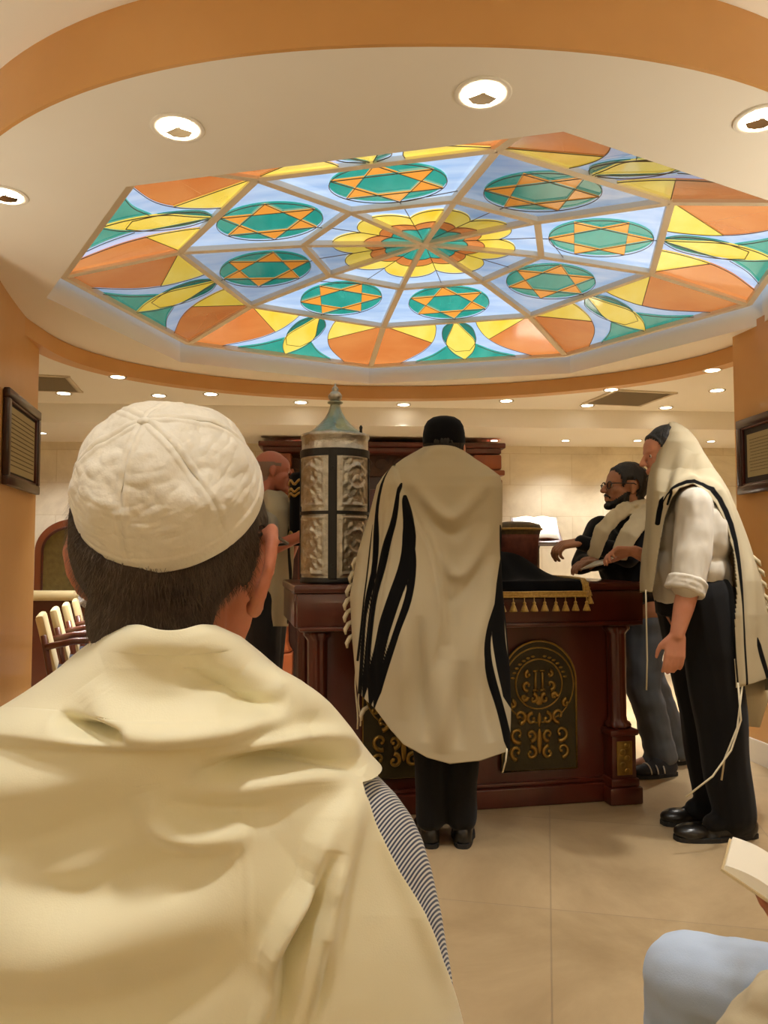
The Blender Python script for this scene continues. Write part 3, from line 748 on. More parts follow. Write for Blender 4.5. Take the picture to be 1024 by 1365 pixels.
openbook(bk, Matrix.Translation((0, -.02, .035)) @ TS2 if False else TS2 @ Matrix.Translation((0, .03, .03)), .17, .22, .03); bk.build('pages', paper, bt_, True)
b = MB(); b.box((0, .03, .022), (.37, .24, .008), T=TS2); b.build('cover', wood_dark, bt_)
# arched wooden lectern by the left of the far room
L0 = V(98, 700, 6.80)
lec = thing('arched_cabinet', 'wooden cabinet with an arched olive panel behind the chairs at left', 'cabinet', (L0.x, L0.y, 0), R(4))
wA = .33; zsp = V(60, 735, 6.80).z; ztop = V(98, 692, 6.80).z; rz_ = ztop-zsp
TA = Matrix(((1,0,0,0),(0,0,1,0),(0,1,0,0),(0,0,0,1)))
def archo(w, r, z0): return [(-w, z0), (w, z0)] + [(w*math.cos(t), zsp+r*math.sin(t)) for t in np.linspace(0, PI, 30)]
b = MB(); b.prism(archo(wA, rz_, .0), .0, .28, T=TA); b.build('carcass', wood_orange, lec, local=True, auto=True)
b = MB(); b.prism(archo(wA-.07, rz_-.07, .72), -.012, .002, T=TA); b.build('arched_panel', M('olive_brocade', '7b6a36', .6, var=(24, '5c4c22', .8), bump=(50, .7, .004)), lec, local=True)
b = MB(); b.tube([(x, -.012, z) for x, z in archo(wA-.07, rz_-.07, .72)], .012, 8, closed=True); b.build('moulding', wood_red, lec, True, True)

# ------------------------------------------------------------------ chairs at the left
cream_vinyl = M('cream_upholstery', 'd8c390', .45, sheen=.1)
navy = M('dark_navy_seat', '1b1e2c', .7)
chair_wood = M('chair_dark_wood', '5a2a18', .3, coat=.3)
def chair(loc, rz, label):
    t = thing('armchair', label, 'chair', loc, rz, 'row of cream-backed armchairs beyond the left pier')
    # local: faces +X
    T1 = Matrix.Translation((-.25, 0, .625)) @ Matrix.Rotation(R(-14), 4, 'Y')
    b = MB(); b.box((0, 0, .02), (.05, .42, .36), bev=.02, T=T1); b.build('backrest', cream_vinyl, t, local=True, auto=True)
    b = MB(); b.box((0, 0, .44), (.46, .46, .07), bev=.025); b.build('seat', navy, t, local=True, auto=True)
    for sx, sy in ((-1, -1), (-1, 1), (1, -1), (1, 1)):
        b = MB()
        if sx > 0: b.tube([(.22, sy*.235, 0), (.21, sy*.235, .42), (.20, sy*.235, .64)], .018, 8)
        else: b.tube([(-.27, sy*.225, 0), (-.22, sy*.225, .42), (-.27, sy*.225, .70)], .018, 8)
        b.build('leg', chair_wood, t, True, True)
    for sy in (-1, 1):
        b = MB(); b.tube([(-.26, sy*.235, .63), (-.1, sy*.24, .66), (.08, sy*.24, .66), (.22, sy*.24, .645), (.245, sy*.24, .62)], .02, 8); b.build('armrest', chair_wood, t, True, True)
    b = MB(); b.box((0, .21, .40), (.42, .025, .05)); b.box((0, -.21, .40), (.42, .025, .05)); b.box((.2, 0, .40), (.03, .42, .05)); b.box((-.2, 0, .40), (.03, .42, .05)); b.build('seat_frame', chair_wood, t, local=True)
    return t
def copy_tree(o, parent=None):
    c = o.copy(); COL.objects.link(c)
    if parent is not None: c.parent = parent
    for ch in [x for x in bpy.data.objects if x.parent == o]: copy_tree(ch, c)
    return c
cx0 = chair((0, 0, 0), 0, 'nearest cream-backed armchair of the row, beside the left pier')
for i, (px, y, lab) in enumerate(((60, 4.90, None), (77, 5.38, 'second cream-backed armchair of the row counted from the left pier'),
                                  (91, 5.86, 'third cream-backed armchair of the row counted from the left pier'), (103, 6.34, 'farthest cream-backed armchair of the row, half hidden by the seated man'))):
    o = cx0 if i == 0 else copy_tree(cx0)
    q = V(px, 800, y); o.scale = (1, .84, 1); o.location = (q.x+.30, y, 0); o.rotation_euler = (0, 0, R(21))
    if lab: o['label'] = lab
# cream padded rail behind the chairs with a crumpled plastic bag on its end
q0, q1 = V(30, 794, 6.66), V(100, 794, 6.66)
rail = thing('padded_bench', 'cream padded bench rail running behind the armchairs at left', 'bench', ((q0.x+q1.x)/2, 6.66, 0))
b = MB(); v_, f_ = capsule(q0, .045, q1, .045, 18); b.add(v_, f_); b.build('padded_rail', cream_vinyl, rail, True)
b = MB(); b.box(((q0.x+q1.x)/2, 6.74, q0.z/2), (q1.x-q0.x, .03, q0.z)); b.build('back_panel', chair_wood, rail)
pb = MB(); c_ = V(113, 796, 6.70); pb.ball(tuple(c_), (.06, .07, .075), 12)
o = pb.build('plastic_bag', M('clear_crinkled_plastic', 'e6e6ea', .15, spec=.8, coat=.5), None, True)
for w_ in o.data.vertices: w_.co = w_.co + Vector([noise.noise(w_.co*35+Vector((k*9, 0, 0)))*.03 for k in range(3)])
tag(o, 'crinkled clear plastic bag on the end of the cream bench rail', 'bag')

# ------------------------------------------------------------------ framed texts on the piers
def frame_on(name, A, B_, z0, z1, label, inner, nrows, depth=.03, side=1, inset=.055):
    """A,B_: (x,y) ends along the wall at the wall face"""
    A = Vector((*A, 0)); B_ = Vector((*B_, 0)); L_ = (B_-A).length; d = (B_-A)/L_; n_ = Vector((d.y, -d.x, 0))*side; H = z1-z0
    Tm = Matrix(((d.x, 0, n_.x, A.x), (d.y, 0, n_.y, A.y), (0, 1, 0, z0), (0, 0, 0, 1)))
    t = thing(name, label, 'picture frame', (A.x, A.y, z0))
    def pb_(mb, nm, mat, **k):
        return mb.build(nm, mat, t, False, auto=True)
    b = MB()
    for (cx, cy, w, h) in ((L_/2, .025, L_, .05), (L_/2, H-.025, L_, .05), (.025, H/2, .05, H-.1), (L_-.025, H/2, .05, H-.1)):
        b.box((cx, cy, depth/2), (w, h, depth), bev=.006, T=Tm)
    pb_(b, 'frame_moulding', wood_dark)
    b = MB()
    for (cx, cy, w, h) in ((L_/2, .055, L_-.1, .012), (L_/2, H-.055, L_-.1, .012), (.055, H/2, .012, H-.12), (L_-.055, H/2, .012, H-.12)):
        b.box((cx, cy, depth*.45), (w, h, depth*.5), bev=.003, T=Tm)
    pb_(b, 'inner_slip', wood_red)
    b = MB(); b.box((L_/2, H/2, .005), (L_-.09, H-.09, .006), T=Tm); pb_(b, 'mat_board', M('dark_mat_board', '2b211a', .7))
    b = MB(); b.box((L_/2, H/2, .009), (L_-2*inset-.04, H-2*inset-.04, .004), T=Tm); pb_(b, 'text_sheet', M('yellowed_sheet', inner, .6))
    b = MB(); rr = random.Random(7); w_in = L_-2*inset-.08; h_in = H-2*inset-.09
    for r_ in range(nrows):
        y = inset+.045+h_in*(r_+.5)/nrows; x = inset+.04+rr.random()*.02
        while x < inset+.04+w_in:
            w = .004+rr.random()*.009; b.box((x+w/2, y, .0115), (w, h_in/nrows*.22, .001), T=Tm); x += w+.006
    pb_(b, 'text_lines', M('faded_print', '5e4e34', .8))['kind'] = 'stuff'
LPs, RPs = smooth_pl(LP, 30), smooth_pl(RP, 30)
def at_px(pl, px):   # point on the wall curve seen at column px
    best = min(range(len(pl)-1), key=lambda i: abs(512+FPX*pl[i][0]/(pl[i][1]*CP+.35*SP)-px)); return pl[best]
def wall_x(pl, y): 
    ys = [p[1] for p in pl][::-1]; xs = [p[0] for p in pl][::-1]; return float(np.interp(y, ys, xs))
yl0, yl1 = 3.72, 4.42
fz0, fz1 = V(30, 653, 4.05).z, V(30, 533, 4.05).z
frame_on('framed_text', (wall_x(LPs, yl0)+.004, yl0), (wall_x(LPs, yl1)+.004, yl1), fz0, fz1, 'dark wooden framed text hanging on the left ochre pier', 'a8976a', 12, side=1)
yr0, yr1 = 3.88, 4.50
fz0, fz1 = V(990, 660, 4.5).z, V(990, 562, 4.5).z
frame_on('framed_text', (wall_x(RPs, yr1)-.012, yr1), (wall_x(RPs, yr0)-.012, yr0), fz0, fz1, 'dark wooden framed text hanging on the right ochre pier', 'c8b060', 11, side=1, inset=.075)
# ================================================================== people
def xf(loc, yaw=0., pitch=0., roll=0., s=1.):
    return Matrix.Translation(loc) @ Matrix.Rotation(yaw, 4, 'Z') @ Matrix.Rotation(pitch, 4, 'X') @ Matrix.Rotation(roll, 4, 'Y') @ Matrix.Scale(s, 4)
def cap_(mb, p0, r0, p1, r1, T=None, sq=1.):
    v, f = capsule(p0, r0, p1, r1, sq=sq); mb.add(v, f, 0, T)
def head(mb, T, ears=True, beard=0.):
    B = lambda c, r: mb.ball(c, r, 12, 0, T)
    B((0, -.015, .028), (.076, .098, .092)); B((0, .045, .03), (.061, .05, .062)); B((0, .03, -.035), (.061, .062, .075))
    B((0, .042, -.083), (.044, .045, .030)); B((0, .084, -.098), (.019, .016, .016))
    cap_(mb, (0, .094, .016), .007, (0, .119, -.026), .0115, T)
    for s in (-1, 1):
        B((s*.012, .108, -.030), .009); B((s*.040, .062, -.022), (.022, .026, .022)); B((s*.030, .079, .004), (.015, .012, .010))
        cap_(mb, (s*.012, .090, .024), .008, (s*.045, .078, .022), .007, T)
        if ears:
            B((s*.081, -.006, -.002), (.009, .019, .031)); B((s*.079, -.001, -.028), (.008, .012, .012))
    cap_(mb, (-.019, .093, -.058), .0065, (.019, .093, -.058), .0065, T); cap_(mb, (-.016, .091, -.069), .007, (.016, .091, -.069), .007, T)
def eyes(T, parent):
    b = MB()
    for s in (-1, 1): b.ball((s*.030, .0815, .003), .0098, 8, 0, T)
    for s in (-1, 1): b.ball((s*.030, .0880, .003), .0048, 6, 1, T)
    b.build('eyes', [M('eye_white', 'd9d2c8', .3), M('dark_iris', '20140c', .2)], parent, True)
HL = [(-.14, -.080), (-.06, -.075), (-.035, -.062), (-.018, -.015), (-.004, .030), (.022, .030), (.036, -.012), (.046, .0), (.058, .050), (.075, .078), (.14, .085)]
def hair_from(body, T, mat, parent, thick=.006, line=HL, nz=.25, name='hair', zmax=9, scale=(60, 60, 25), beard=False):
    me = body.data; n = len(me.vertices); co = np.empty(n*3, np.float32); me.vertices.foreach_get('co', co); co = co.reshape(-1, 3)
    no = np.empty(n*3, np.float32); me.vertices.foreach_get('normal', no); no = no.reshape(-1, 3)
    Ti = np.array(T.inverted()); lo = co @ Ti[:3, :3].T + Ti[:3, 3]
    h = lo[:, 2] - np.interp(lo[:, 1], [a for a, _ in line], [b_ for _, b_ in line])
    if beard: h = np.minimum(np.minimum(-.074+.9*np.clip(.078-lo[:, 1], 0, .052)-lo[:, 2], lo[:, 1]-.002), lo[:, 2]+.124)
    near = (np.abs(lo[:, 0]) < .083) & (lo[:, 2] < .15) & (lo[:, 2] > (-.13 if beard else -.12)) & (np.abs(lo[:, 1]+.01) < .13) & (lo[:, 2] < zmax)
    ok = near & (h > -.003)
    F = [tuple(p.vertices) for p in me.polygons if all(ok[i] for i in p.vertices)]
    used = sorted({i for q in F for i in q}); mp = {a: i for i, a in enumerate(used)}
    c = co[used]; nn = no[used]; hh = h[used]
    th = thick*np.clip(hh/.02, 0, 1)**.6 - .0008*(hh < .002)
    th = th*(1 + nz*vnoise(c, scale, 3.))+.0006
    return mk(name, c + nn*th[:, None], [tuple(mp[i] for i in q) for q in F], mat, parent, True)
def hand(mb, w, d, pn, curl=.35, side=1, s=1., thumb=.6):
    """w wrist, d direction of the fingers, pn palm normal (the side the palm faces), side +1/-1 puts the thumb"""
    w = Vector(w); d = Vector(d).normalized(); pn = Vector(pn); pn = (pn - d*pn.dot(d)).normalized(); l = d.cross(pn)*side
    for k in range(4):
        off = (k-1.5)*.0205*s
        cap_(mb, w + l*off*.7 + d*.012*s, .0135*s, w + l*off + d*.088*s, .0115*s)
    L_ = (.070, .079, .073, .056)
    for k in range(4):
        p = w + l*((k-1.5)*.0215*s) + d*.090*s; a = 0.; seg = (.45, .30, .25)
        for j in range(3):
            a += curl*(1+.12*k)*(1.0 if j else .8); q = p + (d*math.cos(a) + pn*math.sin(a))*L_[3-k if side < 0 else k]*seg[j]*s*1.15
            cap_(mb, p, (.0095, .0088, .0080)[j]*s, q, (.0088, .0080, .0070)[j]*s); p = q
    t0 = w - l*.028*s + d*.022*s; t1 = t0 + (-l*.62 + d*.75 + pn*.35*thumb).normalized()*.042*s; t2 = t1 + (-l*.25 + d*.9 + pn*.5*thumb).normalized()*.032*s; t3 = t2+(d*.9+pn*.6*thumb).normalized()*.024*s
    cap_(mb, t0, .0135*s, t1, .0112*s); cap_(mb, t1, .0108*s, t2, .0098*s); cap_(mb, t2, .0095*s, t3, .0078*s)
def shoe(name, heel, toe, parent, mat, w=.048, sole=True):
    """heel and toe are points on the floor"""
    h, t = Vector(heel), Vector(toe); d = (t-h).normalized(); L_ = (t-h).length; l = Vector((-d.y, d.x, 0))
    T = Matrix(((l.x, d.x, 0, h.x), (l.y, d.y, 0, h.y), (0, 0, 1, 0), (0, 0, 0, 1)))
    b = MB(); b.ball((0, .05, .045), (w*.8, .055, .05), 10, 0, T); b.ball((0, L_*.42, .042), (w*.85, .09, .045), 10, 0, T); b.ball((0, L_-.07, .033), (w, .075, .034), 10, 0, T)
    cap_(b, (0, .055, .06), w*.78, (0, .06, .105), w*.86, T); b.ball((0, .10, .070), (w*.82, .062, .045), 10, 0, T)
    b.box((0, L_/2, .012), (w*1.5, L_*.8, .02), T=T)
    def flat(co, no): co[:, 2] = np.maximum(co[:, 2], .012); return co
    o = blob(name, b, mat, parent, .007, 3, flat)
    pl = []
    for t_ in np.linspace(0, 2*PI, 28)[:-1]:
        yy = L_/2 - (L_/2+.002)*math.cos(t_); ww = w*1.02*abs(math.sin(t_))**.6*(1 if yy > L_*.5 else .84); pl.append((math.copysign(ww, math.sin(t_)), yy))
    s = MB(); s.prism(pl, .0, .018, T=T); q = s.build('sole', rubber, o); q.parent = o; q.matrix_parent_inverse = o.matrix_world.inverted() if False else o.matrix_parent_inverse.inverted() @ o.matrix_parent_inverse @ Matrix.Identity(4)
    q.matrix_parent_inverse = Matrix.Identity(4)
    return o
def drape(name, rows, mat, parent, phi=(-170, 170), nu=200, nv=160, hem=None, h=None, e=2., stripes=None, mask=None, thick=.003, label=None, phir=None, seed=0., grain=.0012, gscale=(16, 16, 7), post=None):
    """cloth hung round a body: rows (py, left, right, depth centre, half depth)"""
    rows = sorted(rows); pys = [r[0] for r in rows]; top, bot = pys[0], pys[-1]
    def row(py, k): return np.interp(py, pys, [r[k] for r in rows])
    vv = np.linspace(0, 1, nv)[:, None]*np.ones((1, nu)); uu = np.linspace(0, 1, nu)[None, :]*np.ones((nv, 1))
    py = top+vv*(bot-top)
    for it in range(3):
        lo = phi[0] if phir is None else np.interp(py, [a[0] for a in phir], [a[1] for a in phir])
        hi = phi[1] if phir is None else np.interp(py, [a[0] for a in phir], [a[2] for a in phir])
        ph = np.radians(lo+uu*(hi-lo)); s_, c_ = np.sin(ph), np.cos(ph); s_ = np.sign(s_)*np.abs(s_)**(2/e); c_ = np.sign(c_)*np.abs(c_)**(2/e)
        L_, R_ = row(py, 1), row(py, 2); px = (L_+R_)/2+(R_-L_)/2*s_
        if hem is None: break
        py = top+vv*(np.interp(px, [a for a, _ in hem], [b_ for _, b_ in hem])-top)
    y = row(py, 3)-row(py, 4)*c_
    G = P(px, py, y)
    gu = np.gradient(G, axis=1); gv = np.gradient(G, axis=0); N_ = np.cross(gv, gu); N_ /= np.linalg.norm(N_, axis=2, keepdims=True)+1e-9
    mid = N_[nv//2, nu//2]; 
    if mid[1] > 0: N_ = -N_
    H = np.zeros(px.shape)
    if h is not None: H = h(px, py, c_)
    if grain: H = H+grain*vnoise(G.reshape(-1, 3), gscale, seed).reshape(H.shape)
    G = G+N_*H[:, :, None]
    if post is not None: G = post(G, px, py, c_)
    idx = np.arange(nu*nv).reshape(nv, nu)
    q = np.stack([idx[:-1, :-1], idx[:-1, 1:], idx[1:, 1:], idx[1:, :-1]], -1).reshape(-1, 4)
    if mask is not None:
        keep = mask(px, py, c_); k4 = keep[:-1, :-1] & keep[:-1, 1:] & keep[1:, 1:] & keep[1:, :-1]; q = q[k4.ravel()]
    at = None
    if stripes is not None:
        S_ = np.full(px.shape, -9.)
        for pl, w in stripes:
            d, s9, _ = pdist(px, py, smooth_pl(pl)); S_ = np.maximum(S_, np.where(c_ > -.25, w*np.clip(_*5+.08, 0, 1)**.6*(1 if w < 3 else np.clip((1-_)*9, 0.25, 1))-d, -9))
        at = {'stripe': S_.ravel()}
    used = np.unique(q); mp = np.full(nu*nv, -1); mp[used] = np.arange(len(used))
    if at: at = {k: a[used] for k, a in at.items()}
    o = mk(name, G.reshape(-1, 3)[used], mp[q], mat, parent, True, attrs=at, label=label)
    sd = o.modifiers.new('thickness', 'SOLIDIFY'); sd.thickness = thick; sd.offset = 0
    return o
def inpoly(X, Y, poly):
    c = np.zeros(X.shape, bool); n = len(poly)
    for i in range(n):
        (x1, y1), (x2, y2) = poly[i], poly[(i+1) % n]
        k = ((y1 > Y) != (y2 > Y)) & (X < (x2-x1)*(Y-y1)/((y2-y1) or 1e-9)+x1); c ^= k
    return c
def ribbon(mb, pts, ups, w, th=.012, wav=0.):
    pts = [Vector(p) for p in pts]; v = []; f = []; n = 12; k = len(pts)
    for j, p in enumerate(pts):
        t = (pts[min(j+1, k-1)]-pts[max(j-1, 0)]).normalized(); a = Vector(ups[j] if isinstance(ups, list) else ups); a = (a-t*a.dot(t)).normalized(); b_ = t.cross(a)
        ww = w[j] if isinstance(w, list) else w
        for i in range(n):
            q = 2*PI*i/n; v.append(p+b_*(ww/2*math.cos(q))+a*((th/2+wav*math.sin(3*q+j*.7))*math.sin(q)))
    for j in range(k-1):
        for i in range(n): A, B = j*n+i, j*n+(i+1) % n; f.append((A, B, B+n, A+n))
    f.append(tuple(range(n-1, -1, -1))); f.append(tuple(range((k-1)*n, k*n))); mb.add(v, f)

# ------------------------------------------------------------------ the man seated in front
HC = V(238, 752, .752); HC.z = 1.190
TH = xf(HC, R(-13), R(-4), R(3.0), 1.07)
man = thing('person', 'man seated in front seen from behind in white skullcap, cream prayer shawl and striped shirt', 'person', (HC.x, .80, .0))
b = MB(); head(b, TH, ears=False)
for s in (-1, 1):
    pts = [(s*.070, .018, .004), (s*.080, .010, .026), (s*.0905, -.006, .034), (s*.0975, -.019, .022), (s*.0985, -.024, .002), (s*.094, -.022, -.016), (s*.086, -.014, -.032), (s*.079, -.002, -.038), (s*.070, .010, -.034)]
    rs = [.006, .0062, .0066, .0066, .0062, .006, .0066, .008, .006]
    chain(b, [Vector(p) for p in pts], rs, TH)
    Te = TH @ Matrix.Translation((s*.083, -.004, 0)) @ Matrix.Rotation(s*R(-24), 4, 'Z')
    b.ball((s*.0, -.004, .0), (.0055, .020, .031), 12, 0, Te); b.ball((s*-.008, .004, -.002), (.010, .012, .022), 10, 0, Te)
cap_(b, (0, -.022, -.05), .058, (0, -.030, -.20), .054, TH); cap_(b, (0, -.050, -.02), .040, (0, -.040, -.14), .042, TH)
# torso and arms under the clothes
nb = TH @ Vector((0, -.03, -.19))
cap_(b, tuple(nb), .05, (nb.x-.01, .84, .78), .11); cap_(b, (nb.x-.15, .83, .90), .045, (nb.x+.15, .83, .90), .045); cap_(b, (nb.x-.06, .82, .55), .12, (nb.x+.04, .82, .55), .12)
for s in (-1, 1):
    sh = Vector((nb.x+s*.165, .84, .90)); el = Vector((nb.x+s*.20, .88, .66)); wr = Vector((nb.x+s*.12, 1.08, .60))
    cap_(b, sh, .05, el, .042); cap_(b, el, .040, wr, .028); hand(b, wr, (-s*.35, .9, -.1), (0, 0, -1), .25, s)
    hp = Vector((nb.x+s*.09, .86, .53)); kn = Vector((nb.x+s*.13, 1.28, .50)); an = Vector((nb.x+s*.13, 1.25, .09))
    cap_(b, hp, .085, kn, .06); cap_(b, kn, .058, an, .038); cap_(b, an, .036, an+Vector((0, .13, -.05)), .03)
rnd_skin = M('weathered_skin', 'c47f62', .48, sss=.18, var=(30, 'b0684c', .5), spec=.35, bump=(260, .25, .0012))
body = blob('body', b, rnd_skin, man, .0042, 5)
eyes(TH, man)
HLm = [(-.14, -.080), (-.07, -.076), (-.040, -.060), (-.024, -.030), (-.012, .020), (.012, .034), (.034, -.010), (.046, .0), (.058, .050), (.075, .078), (.14, .085)]
hair = hair_from(body, TH, M('short_brown_hair', '35281d', .7, var=(70, '4b3b2d', .7), bump=(420, .8, .002), stretch=(1, 1, .2)), man, .0055, HLm, .25, 'hair')
KC = V(226.5, 657, .690); KAX = Vector((.05, -.755, .656)).normalized()
hv = hair.data.vertices
def incap(p): q = p-KC; return q.dot(KAX) > -.004
for v_ in hv:
    if incap(v_.co):
        q = v_.co-KC
        if q.length > .0768: v_.co = KC+q*(.0768/q.length)
for v_ in body.data.vertices:
    if v_.co.z > 1.15 and incap(v_.co):
        q = v_.co-KC
        if q.length > .0756: v_.co = KC+q*(.0756/q.length)
# short strands
me = body.data; n_ = len(me.vertices); co = np.empty(n_*3, np.float32); me.vertices.foreach_get('co', co); co = co.reshape(-1, 3)
no = np.empty(n_*3, np.float32); me.vertices.foreach_get('normal', no); no = no.reshape(-1, 3)
Ti = np.array(TH.inverted()); lo = co @ Ti[:3, :3].T + Ti[:3, 3]
hh = lo[:, 2]-np.interp(lo[:, 1], [a for a, _ in HLm], [c_ for _, c_ in HLm])
ok = np.where((np.abs(lo[:, 0]) < .084) & (lo[:, 1] < .06) & (lo[:, 2] < .085) & (hh > -.022))[0]
sv_ = []; sf_ = []
pick = RNG.choice(ok, 15000)
for i in pick:
    h_ = hh[i]
    if h_ < 0 and RNG.random() < min(1, -h_/.022)**.5: continue
    if incap(Vector(co[i].tolist())): continue
    nrm = Vector(no[i].tolist()); p = Vector(co[i].tolist())+Vector((RNG.normal()*.0012, RNG.normal()*.0012, RNG.normal()*.0012))+nrm*(.0042*min(1, max(h_, 0)/.02))
    L_ = .006+.007*min(1, max(h_, 0)/.03); L_ *= .7+.6*RNG.random()
    d = (Vector((0, 0, -1))*.9+nrm*.42+Vector((RNG.normal()*.22, RNG.normal()*.22, 0))).normalized(); s_ = d.cross(nrm).normalized()*.00017
    k = len(sv_); m_ = p+d*L_*.55+nrm*.0006; e_ = p+d*L_-nrm*.0012
    sv_ += [p-s_, p+s_, m_-s_, m_+s_, e_]; sf_ += [(k, k+1, k+3, k+2), (k+2, k+3, k+4)]
st_ = mk('hair_strands', sv_, sf_, M('brown_hair_strand', '3c2c20', .5, var=(50, '6a5844', .8)), hair, False)
st_.parent = hair; st_.matrix_parent_inverse = Matrix.Identity(4); st_['kind'] = 'stuff'

# skullcap
KR = .0805
satin = M('white_satin_brocade', 'f4efe0', .55, sheen=.4, spec=.35, var=(40, 'eae2cf', .6), bump=(300, .35, .0012))
nt_, na_ = 110, 240; kv = []
KT = Matrix.Translation(KC) @ Matrix.Rotation(R(-4), 4, 'Y') @ Matrix.Rotation(R(49), 4, 'X')
bumps = [((.25, .7), .18, .0022), ((1.5, .9), .2, -.003), ((-2.2, 1.0), .22, .0028), ((-.9, .75), .15, -.0026), ((2.6, .8), .2, .003), ((-1.6, .55), .13, .0018), ((-1.2, 1.15), .16, .0022), ((.9, 1.2), .2, .002)]
for j in range(nt_+1):
    th = R(97)*j/nt_
    for i in range(na_):
        ps = 2*PI*i/na_; rr = KR
        q = ((ps+.80)/(PI/3)) % 1; dq = min(q, 1-q)*math.sin(th)*PI/3               # seams between six gores
        rr += -.0010*math.exp(-(dq/.022)**2)*min(1, th*3)+.0012*math.exp(-((dq-.04)/.022)**2)
        d3 = Vector((math.sin(th)*math.cos(ps), math.sin(th)*math.sin(ps), math.cos(th)))
        rr += .0036*noise.noise(d3*2.6+Vector((5, 0, 0)))+.0011*noise.noise(d3*9+Vector((0, 3, 0)))
        rr += .0008*abs(noise.noise(Vector((d3.x*4, d3.y*4, d3.z*14))))*2
        fd = 1-.85*sstep((th-R(76))/R(14)); rr = KR+(rr-KR)*fd
        for (a, t), w, am in bumps:
            u = math.acos(max(-1, min(1, math.sin(t)*math.sin(th)*math.cos(ps-a)+math.cos(t)*math.cos(th)))); rr += am*math.exp(-(u/w)**2)
        if th > R(86): rr += .0012*sstep((th-R(86))/R(2))
        x, y, z = d3*rr; y *= 1.02; 
        kv.append(KT @ Vector((x, y, z*1.0)))
kf = [(j*na_+i, j*na_+(i+1) % na_, (j+1)*na_+(i+1) % na_, (j+1)*na_+i) for j in range(nt_) for i in range(na_)]
kp = mk('skullcap', kv, kf, satin, man, True, label='white satin skullcap with six gores and a covered button')
sd = kp.modifiers.new('thickness', 'SOLIDIFY'); sd.thickness = .0022; sd.offset = -1
b = MB(); b.ball(KT @ Vector((0, 0, KR+.0012)), (.0068, .0068, .0045), 10, 0); o = b.build('button', satin, kp, True); o.parent = kp; o.matrix_parent_inverse = Matrix.Identity(4)
b = MB()
for q in range(150):
    th = math.acos(1-RNG.random()*1.05); ps = RNG.random()*2*PI; d3 = Vector((math.sin(th)*math.cos(ps), math.sin(th)*math.sin(ps), math.cos(th)))
    j = min(nt_, int(th/R(97)*nt_)); i = int(ps/(2*PI)*na_) % na_; c_ = Vector(kv[j*na_+i]); nn_ = (c_-KC).normalized(); a_ = nn_.orthogonal().normalized(); b_ = nn_.cross(a_)
    Tq = Matrix(((a_.x, b_.x, nn_.x, c_.x), (a_.y, b_.y, nn_.y, c_.y), (a_.z, b_.z, nn_.z, c_.z), (0, 0, 0, 1))); b.ball((0, 0, 0), (.0019, .0012, .0006), 4, 0, Tq)
o = b.build('woven_dots', M('bright_satin_dot', 'fbf6ea', .35, sheen=.5), kp, True); o.parent = kp; o.matrix_parent_inverse = Matrix.Identity(4)

# clothes of the seated man
SL = [(838, 172), (850, 140), (870, 112), (890, 88), (920, 45), (950, 0), (980, -55), (1010, -105), (1060, -150), (1160, -190), (1335, -215), (1500, -225), (1700, -230)]
SR = [(838, 283), (850, 312), (870, 338), (890, 362), (920, 402), (950, 436), (980, 464), (1010, 488), (1035, 512), (1060, 536), (1090, 558), (1120, 573), (1160, 586), (1220, 600), (1335, 612), (1500, 620), (1700, 625)]
def mrow(py, off=0.):
    yc = itp(py, [(838, .700), (900, .735), (960, .77), (1100, .80), (1500, .82)]); bu = itp(py, [(838, .078), (870, .092), (900, .112), (960, .140), (1100, .165), (1300, .17), (1700, .16)])
    k = off*1020/.75
    return (py, float(itp(py, SL))-k, float(itp(py, SR))+k, float(yc), float(bu)+off)
pyl = [838, 850, 870, 890, 920, 950, 980, 1010, 1035, 1060, 1090, 1120, 1160, 1220, 1335, 1500, 1700]
shirt_m = wave_mat('navy_white_pinstripe_shirt', '33405f', 'dcdcd8', 122, (0, R(-25), R(20)), .75, .52)
TE = [(1035, 503), (1045, 480), (1060, 481), (1075, 487), (1110, 503), (1160, 527), (1220, 560), (1280, 586), (1340, 613), (1400, 640)]
def shirt_h(X, Y, c): return -.045*sstep((np.interp(Y, [a for a, _ in TE], [q for _, q in TE])-22-X)/25)*np.clip(c*3, 0, 1)+ridge(X, Y, [(560, 1180), (590, 1300), (600, 1400)], 10, .004)-ridge(X, Y, [(545, 1160), (575, 1260), (590, 1360)], 8, .004)
drape('shirt', [mrow(p, -.008) for p in pyl if p >= 890], shirt_m, man, (-178, 178), 160, 120, h=shirt_h, e=2.35, grain=.003, gscale=(9, 9, 9), thick=.002, label='navy and white pinstriped shirt')
